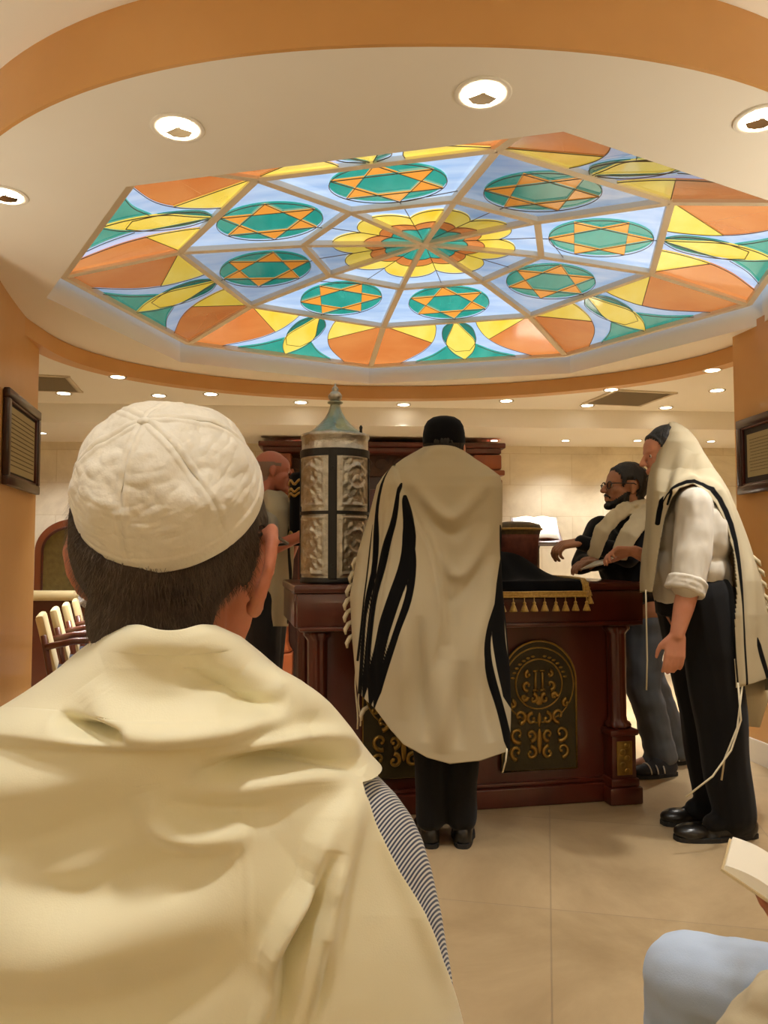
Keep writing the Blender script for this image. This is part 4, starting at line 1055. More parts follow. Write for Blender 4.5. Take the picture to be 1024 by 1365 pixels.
def tallit_h(X, Y, c):
    H = np.zeros(X.shape); f = np.clip(c*2, 0, 1)
    def rg(pl, w, a, w2=None, taper=True):
        nonlocal H; a = a*1.5; H = H+ridge(X, Y, [(x/1.652, 780+y/1.652) for x, y in pl], w/1.652, a, taper, w2/1.652 if w2 else None)
    # cowl round the neck
    rg([(225, 160), (330, 125), (460, 135), (560, 180)], 34, .006)
    rg([(200, 215), (240, 262), (330, 300), (480, 300), (600, 296), (665, 318)], 34, .016)
    rg([(140, 292), (220, 312), (310, 312)], 16, -.022)
    rg([(400, 150), (440, 205), (540, 235), (600, 225)], 32, -.011)
    rg([(480, 278), (540, 262), (620, 266)], 18, -.009)
    rg([(540, 180), (640, 245), (740, 320), (800, 400)], 34, .009)
    # flat upper hem of the lower layer
    rg([(-160, 345), (0, 338), (205, 338), (420, 330), (560, 330)], 15, .011, 60)
    # deep groove to the right shoulder and the roll above it
    rg([(430, 412), (520, 388), (620, 372), (740, 384), (800, 412)], 22, -.016)
    rg([(445, 372), (560, 348), (680, 340), (790, 372)], 22, .012)
    rg([(425, 455), (470, 452), (560, 440), (690, 425), (780, 440)], 26, .007)
    rg([(320, 455), (345, 520), (430, 548), (560, 540)], 34, .011)
    rg([(360, 480), (440, 498), (540, 500), (640, 490)], 30, -.006)
    # broad shallow swags across the back
    rg([(-200, 420), (60, 440), (250, 400), (420, 360)], 60, .007)
    rg([(-200, 560), (40, 575), (220, 520), (330, 470)], 60, -.010)
    rg([(-100, 640), (150, 690), (300, 640), (520, 600)], 50, -.009)
    rg([(-150, 800), (100, 820), (300, 760), (520, 690), (640, 600)], 90, .010)
    rg([(-150, 930), (150, 950), (350, 900), (540, 800)], 60, -.007)
    # gathered folds running down from the right shoulder
    rg([(800, 428), (745, 500), (700, 570), (688, 650), (640, 725), (606, 800), (604, 880), (575, 980), (560, 1060)], 22, .014, 40)
    rg([(720, 570), (705, 640), (690, 700), (660, 760), (630, 830), (625, 900), (600, 1000)], 20, -.022)
    rg([(790, 460), (760, 560), (735, 640), (715, 740), (700, 860), (690, 1000)], 28, .010)
    rg([(715, 760), (712, 860), (690, 980)], 14, -.007)
    rg([(540, 430), (530, 520), (545, 620), (548, 720), (552, 860)], 7, .0008)
    rg([(800, 440), (850, 560), (910, 700), (960, 820), (1010, 930)], 22, .004)
    return H*f
ev = []
for p in pyl + [1034, 1045, 1075, 1110, 1280, 1400]:
    r_ = mrow(p, .006); c0, hw = (r_[1]+r_[2])/2, (r_[2]-r_[1])/2
    if p <= 900: hi = 150.
    elif p < 1034: hi = 150.-58*(p-900)/134
    else:
        ex = float(itp(p, TE)); s_ = max(-1, min(.9999, (ex-c0)/hw)); hi = math.degrees(math.asin(s_**(2.35/2)))
    ev.append((p, -170., hi))
ev.sort()
rws = [mrow(p, .006) for p in sorted(set(pyl+[1034, 1045, 1075, 1110, 1280, 1400])) if p <= 1500]
shawl = M('cream_satin_shawl', 'f6f0d0', .5, sheen=.35, spec=.3, var=(3, 'f0e8c4', .5), bump=(700, .25, .0006))
tl_ = drape('prayer_shawl', rws, shawl, man, nu=420, nv=420, h=tallit_h, e=2.35, phir=ev, grain=.0022, gscale=(7, 7, 11), thick=.0022, label='cream wool prayer shawl folded over the shoulders')
# trousers
b = MB()
for s in (-1, 1):
    hp = Vector((nb.x+s*.09, .86, .53)); kn = Vector((nb.x+s*.13, 1.28, .50)); an = Vector((nb.x+s*.13, 1.25, .11)); cap_(b, hp, .105, kn, .075); cap_(b, kn, .072, an, .058)
    shoe('shoe', (nb.x+s*.13, 1.20, 0), (nb.x+s*.14, 1.46, 0), man, shoe_black)
cap_(b, (nb.x-.08, .82, .54), .125, (nb.x+.08, .82, .54), .125); blob('trousers', b, black_cloth, man, .012, 4, wrinkle(.006, (12, 12, 12)))
# chair under him
def seatchair(x, y, label):
    t = thing('chair', label, 'chair', (x, y, 0))
    b = MB(); b.box((0, .04, .41), (.46, .44, .05), bev=.02); b.build('seat', navy, t, local=True, auto=True)
    for sx in (-1, 1):
        for sy in (-1, 1): b = MB(); b.box((sx*.2, .04+sy*.19, .195), (.035, .035, .39), bev=.005); b.build('leg', chair_wood, t, local=True, auto=True)
    return t
seatchair(nb.x, .86, 'dark seat under the man in the white skullcap')

# ------------------------------------------------------------------ standing man seen from behind in the striped shawl
dm = thing('person', 'man standing at the table with his back turned, black hat, white shawl with black stripes', 'person', (.25, 3.2, 0))
HD = V(592, 600, 3.24); TD = xf(HD, R(-6), R(-12), 0, 1.02)
b = MB(); head(b, TD); cap_(b, (0, -.02, -.05), .055, (0, -.02, -.17), .05, TD)
nk = TD @ Vector((0, -.02, -.15))
cap_(b, nk, .05, (.25, 3.25, 1.2), .12); cap_(b, (.12, 3.25, 1.37), .045, (.40, 3.25, 1.37), .045); cap_(b, (.18, 3.22, .95), .11, (.33, 3.22, .95), .11)
for s, fx in ((-1, .205), (1, .315)):
    sh = Vector((.25+s*.16, 3.25, 1.37)); el = Vector((.25+s*.20, 3.29, 1.13)); wr = Vector((.25+s*.17, 3.50, 1.12))
    cap_(b, sh, .05, el, .04); cap_(b, el, .038, wr, .027)
    if s > 0: wr = Vector((.25+s*.22, 3.50, 1.125))
    hand(b, wr, (-s*.1, .95, .05), (0, 0, -1), .3, s)
    hp = Vector((.25+s*.075, 3.22, .92)); kn = Vector((fx-.0, 3.2, .50)); an = Vector((fx, 3.22, .10)); cap_(b, hp, .085, kn, .055); cap_(b, kn, .052, an, .038); cap_(b, an, .04, an+Vector((s*.02, .12, -.055)), .03)
bd = blob('body', b, skin, dm, .006, 3); eyes(TD, dm)
hair_from(bd, TD, hair_black, dm, .008, HL)
b = MB(); HT = TD @ Matrix.Translation((0, -.022, .034)) @ Matrix.Rotation(R(18), 4, 'X')
prof = [(.088, -.012), (.0885, .0), (.087, .03), (.081, .06), (.068, .082), (.045, .097), (.02, .102), (.002, .103)]
b.lathe(prof, n=40, T=HT @ Matrix.Scale(1.12, 4, (0, 1, 0)), cap=False); o = b.build('skullcap', velvet, dm, True, label='large black velvet skullcap'); sd = o.modifiers.new('t', 'SOLIDIFY'); sd.thickness = .004
b = MB(); b.ball((0, .055, -.10), (.045, .045, .05), 10, 0, TD); blob('beard', b, hair_black, dm, .006, 2, wrinkle(.006, (60, 60, 30)))
b = MB()
for s, fx in ((-1, .195), (1, .318)):
    cap_(b, (.25+s*.075, 3.22, .93), .105, (fx+s*.004, 3.2, .50), .076); cap_(b, (fx+s*.004, 3.2, .50), .076, (fx, 3.21, .11), .062)
    shoe('shoe', (fx, 3.16, 0), (fx+s*.03, 3.42, 0), dm, shoe_black, .05)
cap_(b, (.19, 3.22, 1.0), .13, (.31, 3.22, 1.0), .13); blob('trousers', b, black_cloth, dm, .009, 4, wrinkle(.007, (14, 14, 8)))
Drows = [(596, 566, 612, 3.22, .075), (602, 556, 620, 3.22, .09), (612, 538, 634, 3.22, .12), (622, 524, 650, 3.22, .14), (635, 512, 666, 3.22, .155), (648, 503, 669, 3.22, .165), (690, 493, 669, 3.23, .18), (740, 477, 667, 3.24, .19), (793, 468, 671, 3.24, .20),
         (850, 470, 676, 3.23, .20), (900, 474, 680, 3.22, .19), (940, 480, 681, 3.22, .185), (1020, 488, 678, 3.22, .18)]
Dhem = [(455, 915), (480, 925), (490, 935), (500, 944), (520, 972), (538, 992), (570, 1010), (600, 1018), (640, 1014), (676, 1002), (690, 1000)]
def dh(X, Y, c):
    f = np.clip(c*1.6, 0, 1)*1.7; H = 0
    H = H+ridge(X, Y, [(556, 616), (575, 604), (600, 602), (622, 614)], 7, .012)
    d, s, a = pdist(X, Y, smooth_pl([(528, 628), (541, 665), (558, 700), (574, 735), (583, 775), (588, 830), (575, 900), (560, 960)])); H = H+.014*sstep((s*-d+3)/6)*np.where(Y < 800, 1, np.clip(1-(Y-800)/120, 0, 1))
    H = H+ridge(X, Y, [(540, 625), (565, 665), (600, 690), (635, 660), (655, 640)], 9, .014)-ridge(X, Y, [(552, 648), (575, 690), (605, 712), (640, 690)], 8, .012)
    H = H+ridge(X, Y, [(565, 690), (590, 750), (615, 765), (645, 720), (664, 680)], 9, .012)-ridge(X, Y, [(585, 790), (605, 800), (630, 775), (655, 735)], 8, .008)
    H = H+ridge(X, Y, [(583, 735), (590, 800), (595, 860)], 9, .013)+ridge(X, Y, [(660, 700), (650, 790), (632, 860), (622, 930)], 12, .014)
    H = H-ridge(X, Y, [(603, 700), (600, 790), (604, 880)], 12, .012)-ridge(X, Y, [(558, 820), (562, 900), (566, 990)], 8, .016)+ridge(X, Y, [(545, 780), (540, 880), (535, 960)], 10, .012)
    H = H-ridge(X, Y, [(618, 880), (614, 940), (612, 1000)], 9, .012)+ridge(X, Y, [(590, 880), (590, 940), (588, 1005)], 12, .012)-ridge(X, Y, [(645, 880), (650, 950), (655, 990)], 8, .010)
    for x0, x1 in ((520, 488), (508, 480), (532, 500)): H = H-ridge(X, Y, [(x0, 640), (x0-14, 740), (x1, 860), (x1, 930)], 4, .010)
    return H*f
Dst = [([(528, 618), (516, 640), (508, 675), (505, 720), (500, 765), (488, 820), (482, 880), (480, 930)], 2.6),
       ([(536, 645), (529, 690), (516, 735), (502, 790), (493, 850), (488, 900), (484, 940)], 4.6),
       ([(541, 662), (547, 705), (543, 750), (527, 800), (511, 850), (501, 895), (493, 945)], 8.5),
       ([(549, 700), (551, 755), (545, 800), (530, 845), (516, 885), (503, 925), (498, 950)], 4.6),
       ([(500, 700), (492, 760), (484, 820), (477, 880)], 1.4),
       ([(666, 700), (669, 750), (673, 800), (678, 850), (683, 900)], 3.6),
       ([(669, 740), (664, 800), (664, 845), (670, 885), (677, 915), (684, 950)], 9.),
       ([(662, 790), (650, 840), (649, 872), (656, 905), (667, 945), (676, 985), (681, 1012)], 5.2)]
dt = drape('prayer_shawl', Drows, wool_striped, dm, (-165, 165), 300, 260, hem=Dhem, h=dh, stripes=Dst, e=2.1, grain=.004, gscale=(9, 9, 4), label='white wool shawl with black stripes')
for i, (x, y) in enumerate([(478, 742), (474, 760), (470, 778), (467, 796), (467, 812), (468, 828), (470, 846), (489, 942)]):
    p = V(x+2, y, 3.24); b = MB(); b.tube([p, p+Vector((-.018, 0, -.012)), p+Vector((-.03, -.01, -.035)), p+Vector((-.028, -.01, -.055))], [.008, .010, .009, .004], 6); b.build('fringe_tassel', wool, dm, True)
b = MB()
for x, y0, y1 in ((474, 850, 972), (478, 900, 968)):
    a_, c_ = V(x, y0, 3.24), V(x+2, y1, 3.24); b.tube([a_.lerp(c_, t)+Vector((.004*math.sin(t*9), 0, 0)) for t in np.linspace(0, 1, 12)], .0035, 6)
a_, c_ = V(676, 998, 3.1), V(670, 1030, 3.1); b.tube([a_, a_.lerp(c_, .5)+Vector((.004, 0, 0)), c_], .0035, 6)
b.build('corner_tassel', wool, dm, True)

# ------------------------------------------------------------------ man in profile with the shawl over his head
cm = thing('person', 'man in profile with shawl over his head, white rolled-sleeve shirt, black trousers', 'person', (1.37, 3.38, 0))
HCm = V(889, 606, 3.38); TCm = xf(HCm, R(96), R(-9), 0, 1.03)
b = MB(); head(b, TCm); cap_(b, (0, -.02, -.05), .058, (0, -.06, -.17), .065, TCm)
nk = TCm @ Vector((0, -.06, -.15))
cap_(b, nk, .075, (1.36, 3.38, 1.15), .14); cap_(b, (1.34, 3.27, 1.36), .04, (1.34, 3.49, 1.36), .04); cap_(b, (1.36, 3.32, .95), .12, (1.36, 3.44, .95), .12)
shN, elN, wrN = V(925, 678, 3.19), V(920, 775, 3.13), V(903, 845, 3.12)
cap_(b, shN, .04, elN, .048); cap_(b, elN, .045, V(912, 808, 3.12), .042); cap_(b, V(912, 808, 3.12), .042, wrN, .029); hand(b, wrN, (-.12, .05, -1), (.15, .95, 0), .28, 1, 1.02)
shF, elF, wrF = V(915, 690, 3.56), V(882, 752, 3.58), V(846, 735, 3.52)
cap_(b, shF, .05, elF, .042); cap_(b, elF, .04, wrF, .028); hand(b, wrF, (-1, -.05, .02), (0, -.45, -.9), .55, 1, 1.)
for s, yy in ((-1, 3.30), (1, 3.47)):
    cap_(b, (1.38, yy, .95), .1, (1.40, yy, .5), .065); cap_(b, (1.40, yy, .5), .06, (1.47, yy, .11), .04); cap_(b, (1.47, yy-.01, .10), .036, (1.36, yy-.02, .055), .022)
bc = blob('body', b, skin, cm, .0058, 3); eyes(TCm, cm); hair_from(bc, TCm, hair_black, cm, .010, HL)
hair_from(bc, TCm, hair_brown, cm, .009, name='beard', beard=True)
b = MB(); p_ = lambda x, y, d: tuple(V(x, y, d))
b.ball(p_(922, 712, 3.38), (.165, .205, .20), 14); b.ball(p_(918, 760, 3.38), (.175, .19, .14), 14); cap_(b, p_(925, 672, 3.24), .075, p_(925, 672, 3.52), .075); cap_(b, p_(892, 655, 3.38), .06, p_(905, 680, 3.38), .09)
cap_(b, p_(926, 676, 3.20), .078, p_(921, 750, 3.14), .076); cap_(b, p_(921, 750, 3.14), .076, p_(917, 778, 3.12), .070)
cap_(b, p_(912, 700, 3.55), .07, p_(885, 748, 3.58), .06)
b.lathe([(.02, -.09), (.155, -.09), (.17, 0), (.02, 0)], p_(921, 775, 3.38), 24, T=None)
blob('shirt', b, cotton, cm, .008, 3, lambda co, no: co+no*(.010*vnoise(co, (16, 16, 5), 2.)+.004*vnoise(co, (34, 34, 14), 7.))[:, None], label='white rolled-sleeve shirt')
b = MB(); c0 = V(914, 783, 3.12); ax = (V(910, 800, 3.12)-V(920, 770, 3.13)).normalized(); u_ = ax.orthogonal().normalized(); w_ = ax.cross(u_)
for k in (-.028, -.008, .012): b.tube([c0+ax*(k+.006*math.sin(t*2))+(u_*math.cos(t)+w_*math.sin(t))*(.067+.004*math.sin(3*t)) for t in np.linspace(0, 2*PI, 28)[:-1]], .013, 8, closed=True)
b.ball(tuple(c0-ax*.01), (.062, .062, .03), 8)
blob('rolled_cuff', b, cotton, cm, .006, 2, wrinkle(.003, (40, 40, 40)))
b = MB()
for yy, xs in ((3.29, 0), (3.47, -.0)):
    cap_(b, (1.365, yy+.03*(1 if yy < 3.4 else -1), 1.0), .145, (1.395, yy, .78), .125); cap_(b, (1.395, yy, .78), .122, (1.43+xs, yy, .48), .105); cap_(b, (1.43+xs, yy, .48), .105, (1.475+xs, yy, .10), .088); cap_(b, (1.46, yy-.01, .085), .05, (1.37, yy-.02, .066), .040)
b.lathe([(.02, -.12), (.165, -.12), (.17, 0), (.02, 0.005)], (1.365, 3.38, 1.045), 24)
blob('trousers', b, black_cloth, cm, .009, 4, wrinkle(.012, (9, 9, 4)), label='black trousers')
shoe('shoe', (1.575, 3.30, 0), (1.215, 3.26, 0), cm, shoe_black, .056); shoe('shoe', (1.53, 3.50, 0), (1.225, 3.44, 0), cm, shoe_black, .052)
Crows = [(563, 893, 901, 3.38, .02), (567, 890, 908, 3.38, .05), (575, 886, 919, 3.38, .085), (588, 880, 930, 3.38, .105), (605, 873, 940, 3.38, .115), (625, 866, 952, 3.38, .13), (640, 864, 963, 3.38, .17), (655, 863, 972, 3.38, .205), (680, 862, 982, 3.38, .225),
         (710, 859, 993, 3.38, .235), (741, 855, 1004, 3.38, .24), (775, 853, 1017, 3.38, .24), (820, 853, 1026, 3.38, .24), (870, 853, 1031, 3.38, .23), (920, 853, 1034, 3.38, .22)]
allow = [(840, 555), (915, 555), (1070, 690), (1070, 903), (1024, 904), (1003, 912), (980, 917), (978, 850), (980, 790), (976, 738), (968, 702), (955, 673), (940, 655), (924, 645), (906, 652), (894, 668), (886, 690), (881, 720), (875, 760), (871, 789), (845, 788), (835, 700)]
def cmask(X, Y, c): return np.where(c > -.02, inpoly(X, Y, allow), (Y < 790) | (X > 975))
def ch(X, Y, c):
    f = np.clip(c*1.8, 0, 1); H = 0
    H = H+ridge(X, Y, [(895, 575), (880, 620), (873, 700), (865, 780)], 6, .010)-ridge(X, Y, [(905, 590), (890, 640), (880, 700)], 7, .012)+ridge(X, Y, [(918, 600), (905, 630), (892, 655)], 6, .010)
    H = H-ridge(X, Y, [(928, 605), (930, 630), (950, 650)], 6, .012)+ridge(X, Y, [(935, 605), (960, 645), (985, 690), (1000, 760), (1005, 850)], 8, .012)-ridge(X, Y, [(945, 630), (968, 655), (990, 720), (998, 800), (1000, 900)], 5, .010)
    H = H+ridge(X, Y, [(885, 668), (905, 645), (928, 636), (955, 652), (972, 690), (983, 760), (986, 850), (988, 910)], 5, .012, False)
    H = H-ridge(X, Y, [(866, 650), (860, 720), (862, 785)], 4, .008)
    return H*f
Cst = [([(882, 676), (890, 660), (905, 648), (925, 642), (948, 653), (965, 682), (977, 722), (985, 780), (991, 840), (995, 912)], 2.3), ([(884, 662), (880, 680), (878, 698)], 2.6), ([(897, 655), (890, 672)], 1.6), ([(1010, 850), (1017, 880), (1024, 905)], 2.8),
       ([(905, 655), (925, 650), (945, 662), (960, 690), (970, 730), (976, 800), (982, 910)], 1.0)]
drape('prayer_shawl', Crows, wool_striped, cm, (-178, 178), 420, 420, h=ch, stripes=Cst, mask=cmask, e=2., grain=.005, gscale=(10, 10, 6), label='cream shawl with a black stripe worn over the head')
for i, (x, y) in enumerate([(1002, 738), (1007, 752), (1010, 768), (1013, 786), (1016, 802), (1018, 820), (1019, 838), (1020, 856)]):
    p = V(x-6, y, 3.34); b = MB(); b.tube([p, p+Vector((.024, 0, -.016)), p+Vector((.046, -.01, -.036)), p+Vector((.055, -.01, -.055))], [.009, .011, .009, .003], 6); b.build('fringe_tassel', wool, cm, True)
b = MB()
def string(pts, r=.0035): b.tube([V(*p) for p in [(q[0], q[1], q[2]) for q in pts]], r, 6)
string([(861, 786, 3.2), (862, 830, 3.2), (863, 880, 3.2), (862, 920, 3.2)]); string([(984, 910, 3.16), (988, 960, 3.16), (975, 1000, 3.14), (950, 1035, 3.12), (915, 1062, 3.1)], .004); string([(990, 912, 3.18), (983, 970, 3.16), (966, 1012, 3.14), (962, 1040, 3.14)], .004)
b.build('corner_tassel', wool, cm, True)
# sheer lower edge of the shawl hanging behind the legs
b = MB(); ribbon(b, [V(1004, 900, 3.5), V(1003, 935, 3.5), V(1000, 968, 3.5)], (0, -1, 0), [.17, .14, .09], .02); b.build('shawl_tail', wool, cm, True)

# ------------------------------------------------------------------ man with glasses behind the table
gm = thing('person', 'bearded man with glasses behind the table, black sweater, shawl round neck, grey jeans', 'person', (1.42, 4.28, 0))
HG = V(834, 650, 4.12); TG = xf(HG, R(98), R(4), 0, 1.10)
b = MB(); head(b, TG); cap_(b, (0, -.02, -.05), .06, (0, -.05, -.16), .068, TG)
nk = TG @ Vector((0, -.05, -.15))
cap_(b, nk, .075, (1.38, 4.2, 1.1), .14); cap_(b, (1.33, 4.0, 1.31), .055, (1.36, 4.38, 1.31), .055); cap_(b, (1.42, 4.2, .92), .13, (1.42, 4.3, .92), .13)
sN, eN, wN = V(858, 708, 3.99), V(838, 740, 3.93), V(778, 722, 3.93)
cap_(b, sN, .055, eN, .045); cap_(b, eN, .042, wN, .030); hand(b, wN, (-1, 0, -.16), (-.1, .25, -1), .62, 1, 1.2)
sF, eF, wF = V(800, 704, 4.38), V(775, 752, 4.3), V(775, 752, 4.12)
cap_(b, sF, .05, eF, .042); cap_(b, eF, .04, V(792, 748, 4.08), .03); hand(b, V(792, 748, 4.08), (-.75, -.5, -.1), (0, 0, -1), .35, -1)
for yy, x0 in ((4.22, 1.46), (4.42, 1.62)):
    cap_(b, (1.43, yy, .92), .1, (1.40 if yy < 4.3 else 1.5, yy-.03, .5), .062); cap_(b, (1.40 if yy < 4.3 else 1.5, yy-.03, .5), .058, (x0+.05, yy, .10), .04); cap_(b, (x0+.05, yy, .09), .038, (x0-.09, yy, .045), .03)
bg = blob('body', b, skin_dim, gm, .006, 3); eyes(TG, gm); hair_from(bg, TG, hair_black, gm, .011, HL)
hair_from(bg, TG, hair_black, gm, .006, name='beard', beard=True)
b = MB(); ribbon(b, [TG @ Vector(p) for p in ((-.026, .088, -.060), (-.012, .101, -.047), (0, .104, -.044), (.012, .101, -.047), (.026, .088, -.060))], TG.to_3x3() @ Vector((0, 1, 0)), .012, .007); b.build('moustache', hair_black, gm, True)
b = MB(); b.ball(tuple(V(845, 745, 4.18)), (.19, .23, .25), 14); cap_(b, V(838, 700, 4.02), .075, V(822, 702, 4.36), .075); b.ball((1.42, 4.24, 1.02), (.18, .2, .16), 12)
cap_(b, sN, .08, eN, .066); cap_(b, eN, .064, V(776, 723, 3.93), .040); cap_(b, sF, .075, eF, .058); cap_(b, eF, .056, V(800, 748, 4.1), .044)
blob('sweater', b, sweater, gm, .009, 4, wrinkle(.010, (14, 14, 12)), label='black sweater')
b = MB()
for yy, x0 in ((4.22, 1.46), (4.42, 1.62)):
    cap_(b, (1.43, yy, .95), .13, (1.40 if yy < 4.3 else 1.5, yy-.03, .5), .092); cap_(b, (1.40 if yy < 4.3 else 1.5, yy-.03, .5), .092, (x0+.05, yy, .095), .085); cap_(b, (x0+.03, yy, .085), .05, (x0-.02, yy, .075), .042)
cap_(b, (1.42, 4.22, .95), .15, (1.42, 4.38, .95), .15); blob('jeans', b, jean_grey, gm, .009, 3, wrinkle(.014, (10, 10, 14)), label='grey denim jeans')
sneaker = M('dark_sneaker_canvas', '1c1c20', .7)
for (h_, t_) in (((1.58, 4.20, 0), (1.33, 4.14, 0)), ((1.74, 4.44, 0), (1.49, 4.36, 0))):
    so = shoe('sneaker', h_, t_, gm, sneaker, .048)
    H_, T_ = Vector(h_), Vector(t_); d = (T_-H_).normalized(); l = Vector((-d.y, d.x, 0))
    for k in (.40, .55, .70): 
        b = MB(); b.tube([H_+d*.26*k+l*(.052*math.cos(a))+Vector((0, 0, .02+.068*(1-.35*k)*math.sin(a))) for a in np.linspace(.1, PI-.1, 12)], .004, 6); q = b.build('stripe', cotton, so, True); q.parent = so; q.matrix_parent_inverse = Matrix.Identity(4)
b = MB()
ribbon(b, [V(852, 672, 4.16), V(838, 676, 3.98), V(818, 690, 3.90), V(803, 708, 3.87), V(795, 728, 3.88), V(790, 742, 3.9)], (-.3, -1, .3), [.09, .085, .085, .08, .08, .07], .03, .004)
ribbon(b, [V(852, 672, 4.16), V(858, 676, 4.0), V(852, 695, 3.86), V(838, 712, 3.82), V(828, 735, 3.83), V(826, 745, 3.85)], (-.3, -1, .2), [.09, .09, .10, .10, .09, .08], .03, .004)
ribbon(b, [V(838, 676, 3.98), V(855, 668, 4.1), V(850, 668, 4.25), V(830, 676, 4.36)], (0, 0, 1), .08, .03)
blob('prayer_shawl', b, wool, gm, .006, 3, wrinkle(.006, (30, 30, 10)), label='cream shawl hung round the neck')
def glasses(T, label, parent_loc, wire=.0016, mat=None):
    g = thing('eyeglasses', label, 'glasses', parent_loc); mat = mat or M('dark_spectacle_frame', '1a1512', .3)
    b = MB()
    for s in (-1, 1): b.tube([T @ Vector((s*.033+.023*math.cos(t), .099, .002+.018*math.sin(t))) for t in np.linspace(0, 2*PI, 22)[:-1]], wire, 6, closed=True)
    b.tube([T @ Vector((-.010, .106, .008)), T @ Vector((0, .112, .010)), T @ Vector((.010, .106, .008))], wire, 6); b.build('front_frame', mat, g, True)
    for s in (-1, 1): b = MB(); b.tube([T @ Vector(p) for p in ((s*.057, .103, .006), (s*.078, .092, .008), (s*.087, .03, .012), (s*.090, .0, .014), (s*.089, -.012, .008))], wire, 6); b.build('temple_arm', mat, g, True)
    return g
glasses(TG, 'dark-framed glasses worn by the bearded man in the black sweater', tuple(TG @ Vector((0, .11, 0))), .0028)
glasses(TH @ Matrix.Translation((0, -.004, .020)) @ Matrix.Scale(.94, 4), 'thin dark glasses worn by the seated man in the white skullcap', tuple(TH @ Vector((0, .11, 0))), .0018)

# ------------------------------------------------------------------ bald man on the left holding a scroll
am = thing('person', 'bald man in a pale shawl behind the silver case, holding a dark scroll', 'person', (-.66, 4.45, 0))
HA = V(364, 629, 4.45); TA_ = xf(HA, R(-78), R(-4), 0, 1.02)
b = MB(); head(b, TA_); cap_(b, (0, -.02, -.05), .058, (0, -.05, -.17), .064, TA_)
nk = TA_ @ Vector((0, -.05, -.15)); X0 = -.68
cap_(b, nk, .075, (X0, 4.45, 1.15), .14); cap_(b, (X0, 4.28, 1.38), .055, (X0, 4.62, 1.38), .055); cap_(b, (X0, 4.40, .95), .11, (X0, 4.5, .95), .11)
sN, eN, wN = Vector((X0+.02, 4.27, 1.36)), V(360, 732, 4.25), V(398, 716, 4.2)
cap_(b, sN, .05, eN, .042); cap_(b, eN, .042, wN, .03); hand(b, wN, (1, .1, .05), (0, 1, .1), .5, 1)
sN2, eN2 = sN, eN; sF, eF = Vector((X0+.02, 4.62, 1.36)), Vector((X0+.08, 4.62, 1.12)); wF = V(402, 700, 4.5)
cap_(b, sF, .05, eF, .042); cap_(b, eF, .04, wF, .03); hand(b, wF, (1, -.2, .05), (0, -1, .1), .5, -1)
for yy in (4.36, 4.54): cap_(b, (X0, yy, .92), .1, (X0, yy, .5), .062); cap_(b, (X0, yy, .5), .058, (X0-.02, yy, .10), .04); cap_(b, (X0-.02, yy, .09), .038, (X0+.12, yy, .045), .03)
ba = blob('body', b, M('ruddy_skin', 'b87058', .45, sss=.1, spec=.4), am, .006, 3); eyes(TA_, am)
hair_from(ba, TA_, M('grey_stubble', '8a7060', .8), am, .0015, [(-.14, -.08), (-.06, -.07), (-.03, -.05), (-.018, -.015), (-.004, .03), (.03, .03), (.04, .02), (.05, .2), (.14, .3)], .2, zmax=.05)
b = MB(); cap_(b, (X0, 4.45, 1.34), .11, (X0, 4.45, 1.0), .15); cap_(b, (X0+.01, 4.27, 1.36), .075, (X0+.01, 4.62, 1.36), .075); cap_(b, sN2, .07, sN2.lerp(eN2, .8), .062); cap_(b, sF, .07, sF.lerp(eF, .8), .062); blob('shirt', b, M('grey_white_shirt', 'a9a292', .85), am, .009, 3, wrinkle(.006, (16, 16, 10)))
Ar = [(654, 352, 374, 4.46, .09), (662, 340, 384, 4.46, .15), (680, 332, 390, 4.46, .20), (720, 330, 391, 4.46, .22), (780, 334, 388, 4.46, .20), (835, 336, 384, 4.46, .19)]
drape('prayer_shawl', Ar, wool_striped, am, (-178, 178), 90, 90, e=2., grain=.012, gscale=(12, 12, 4), stripes=[([(383, 700), (386, 760), (384, 830)], 1.6)], label='pale wool shawl')
b = MB()
for yy in (4.36, 4.54): cap_(b, (X0, yy, .93), .12, (X0, yy, .5), .085); cap_(b, (X0, yy, .5), .085, (X0-.02, yy, .12), .07); shoe('shoe', (X0-.08, yy, 0), (X0+.19, yy, 0), am, shoe_black)
blob('trousers', b, M('charcoal_trousers', '1d1c20', .85), am, .009, 3, wrinkle(.01, (10, 10, 8)))
so_ = V(411, 690, 4.34)
sc2 = thing('scroll_mantle', 'dark velvet scroll mantle with gold scalloped bands held behind the silver case', 'scroll', tuple(so_-Vector((0, 0, .25))))
b = MB(); b.lathe([(.10, -.16), (.105, -.15), (.105, .235), (.095, .25), (.02, .26)], tuple(so_), 40); b.build('mantle', velvet, sc2, True)
for zz, am_ in ((.195, .012), (.150, .010), (.125, .008), (-.095, .012), (-.13, .01)):
    b = MB(); b.tube([(so_.x+.108*math.cos(t), so_.y+.108*math.sin(t), so_.z+zz+am_*math.sin(9*t)) for t in np.linspace(0, 2*PI, 100)[:-1]], .0075, 6, closed=True); b.build('gold_band', gold_cloth, sc2, True)

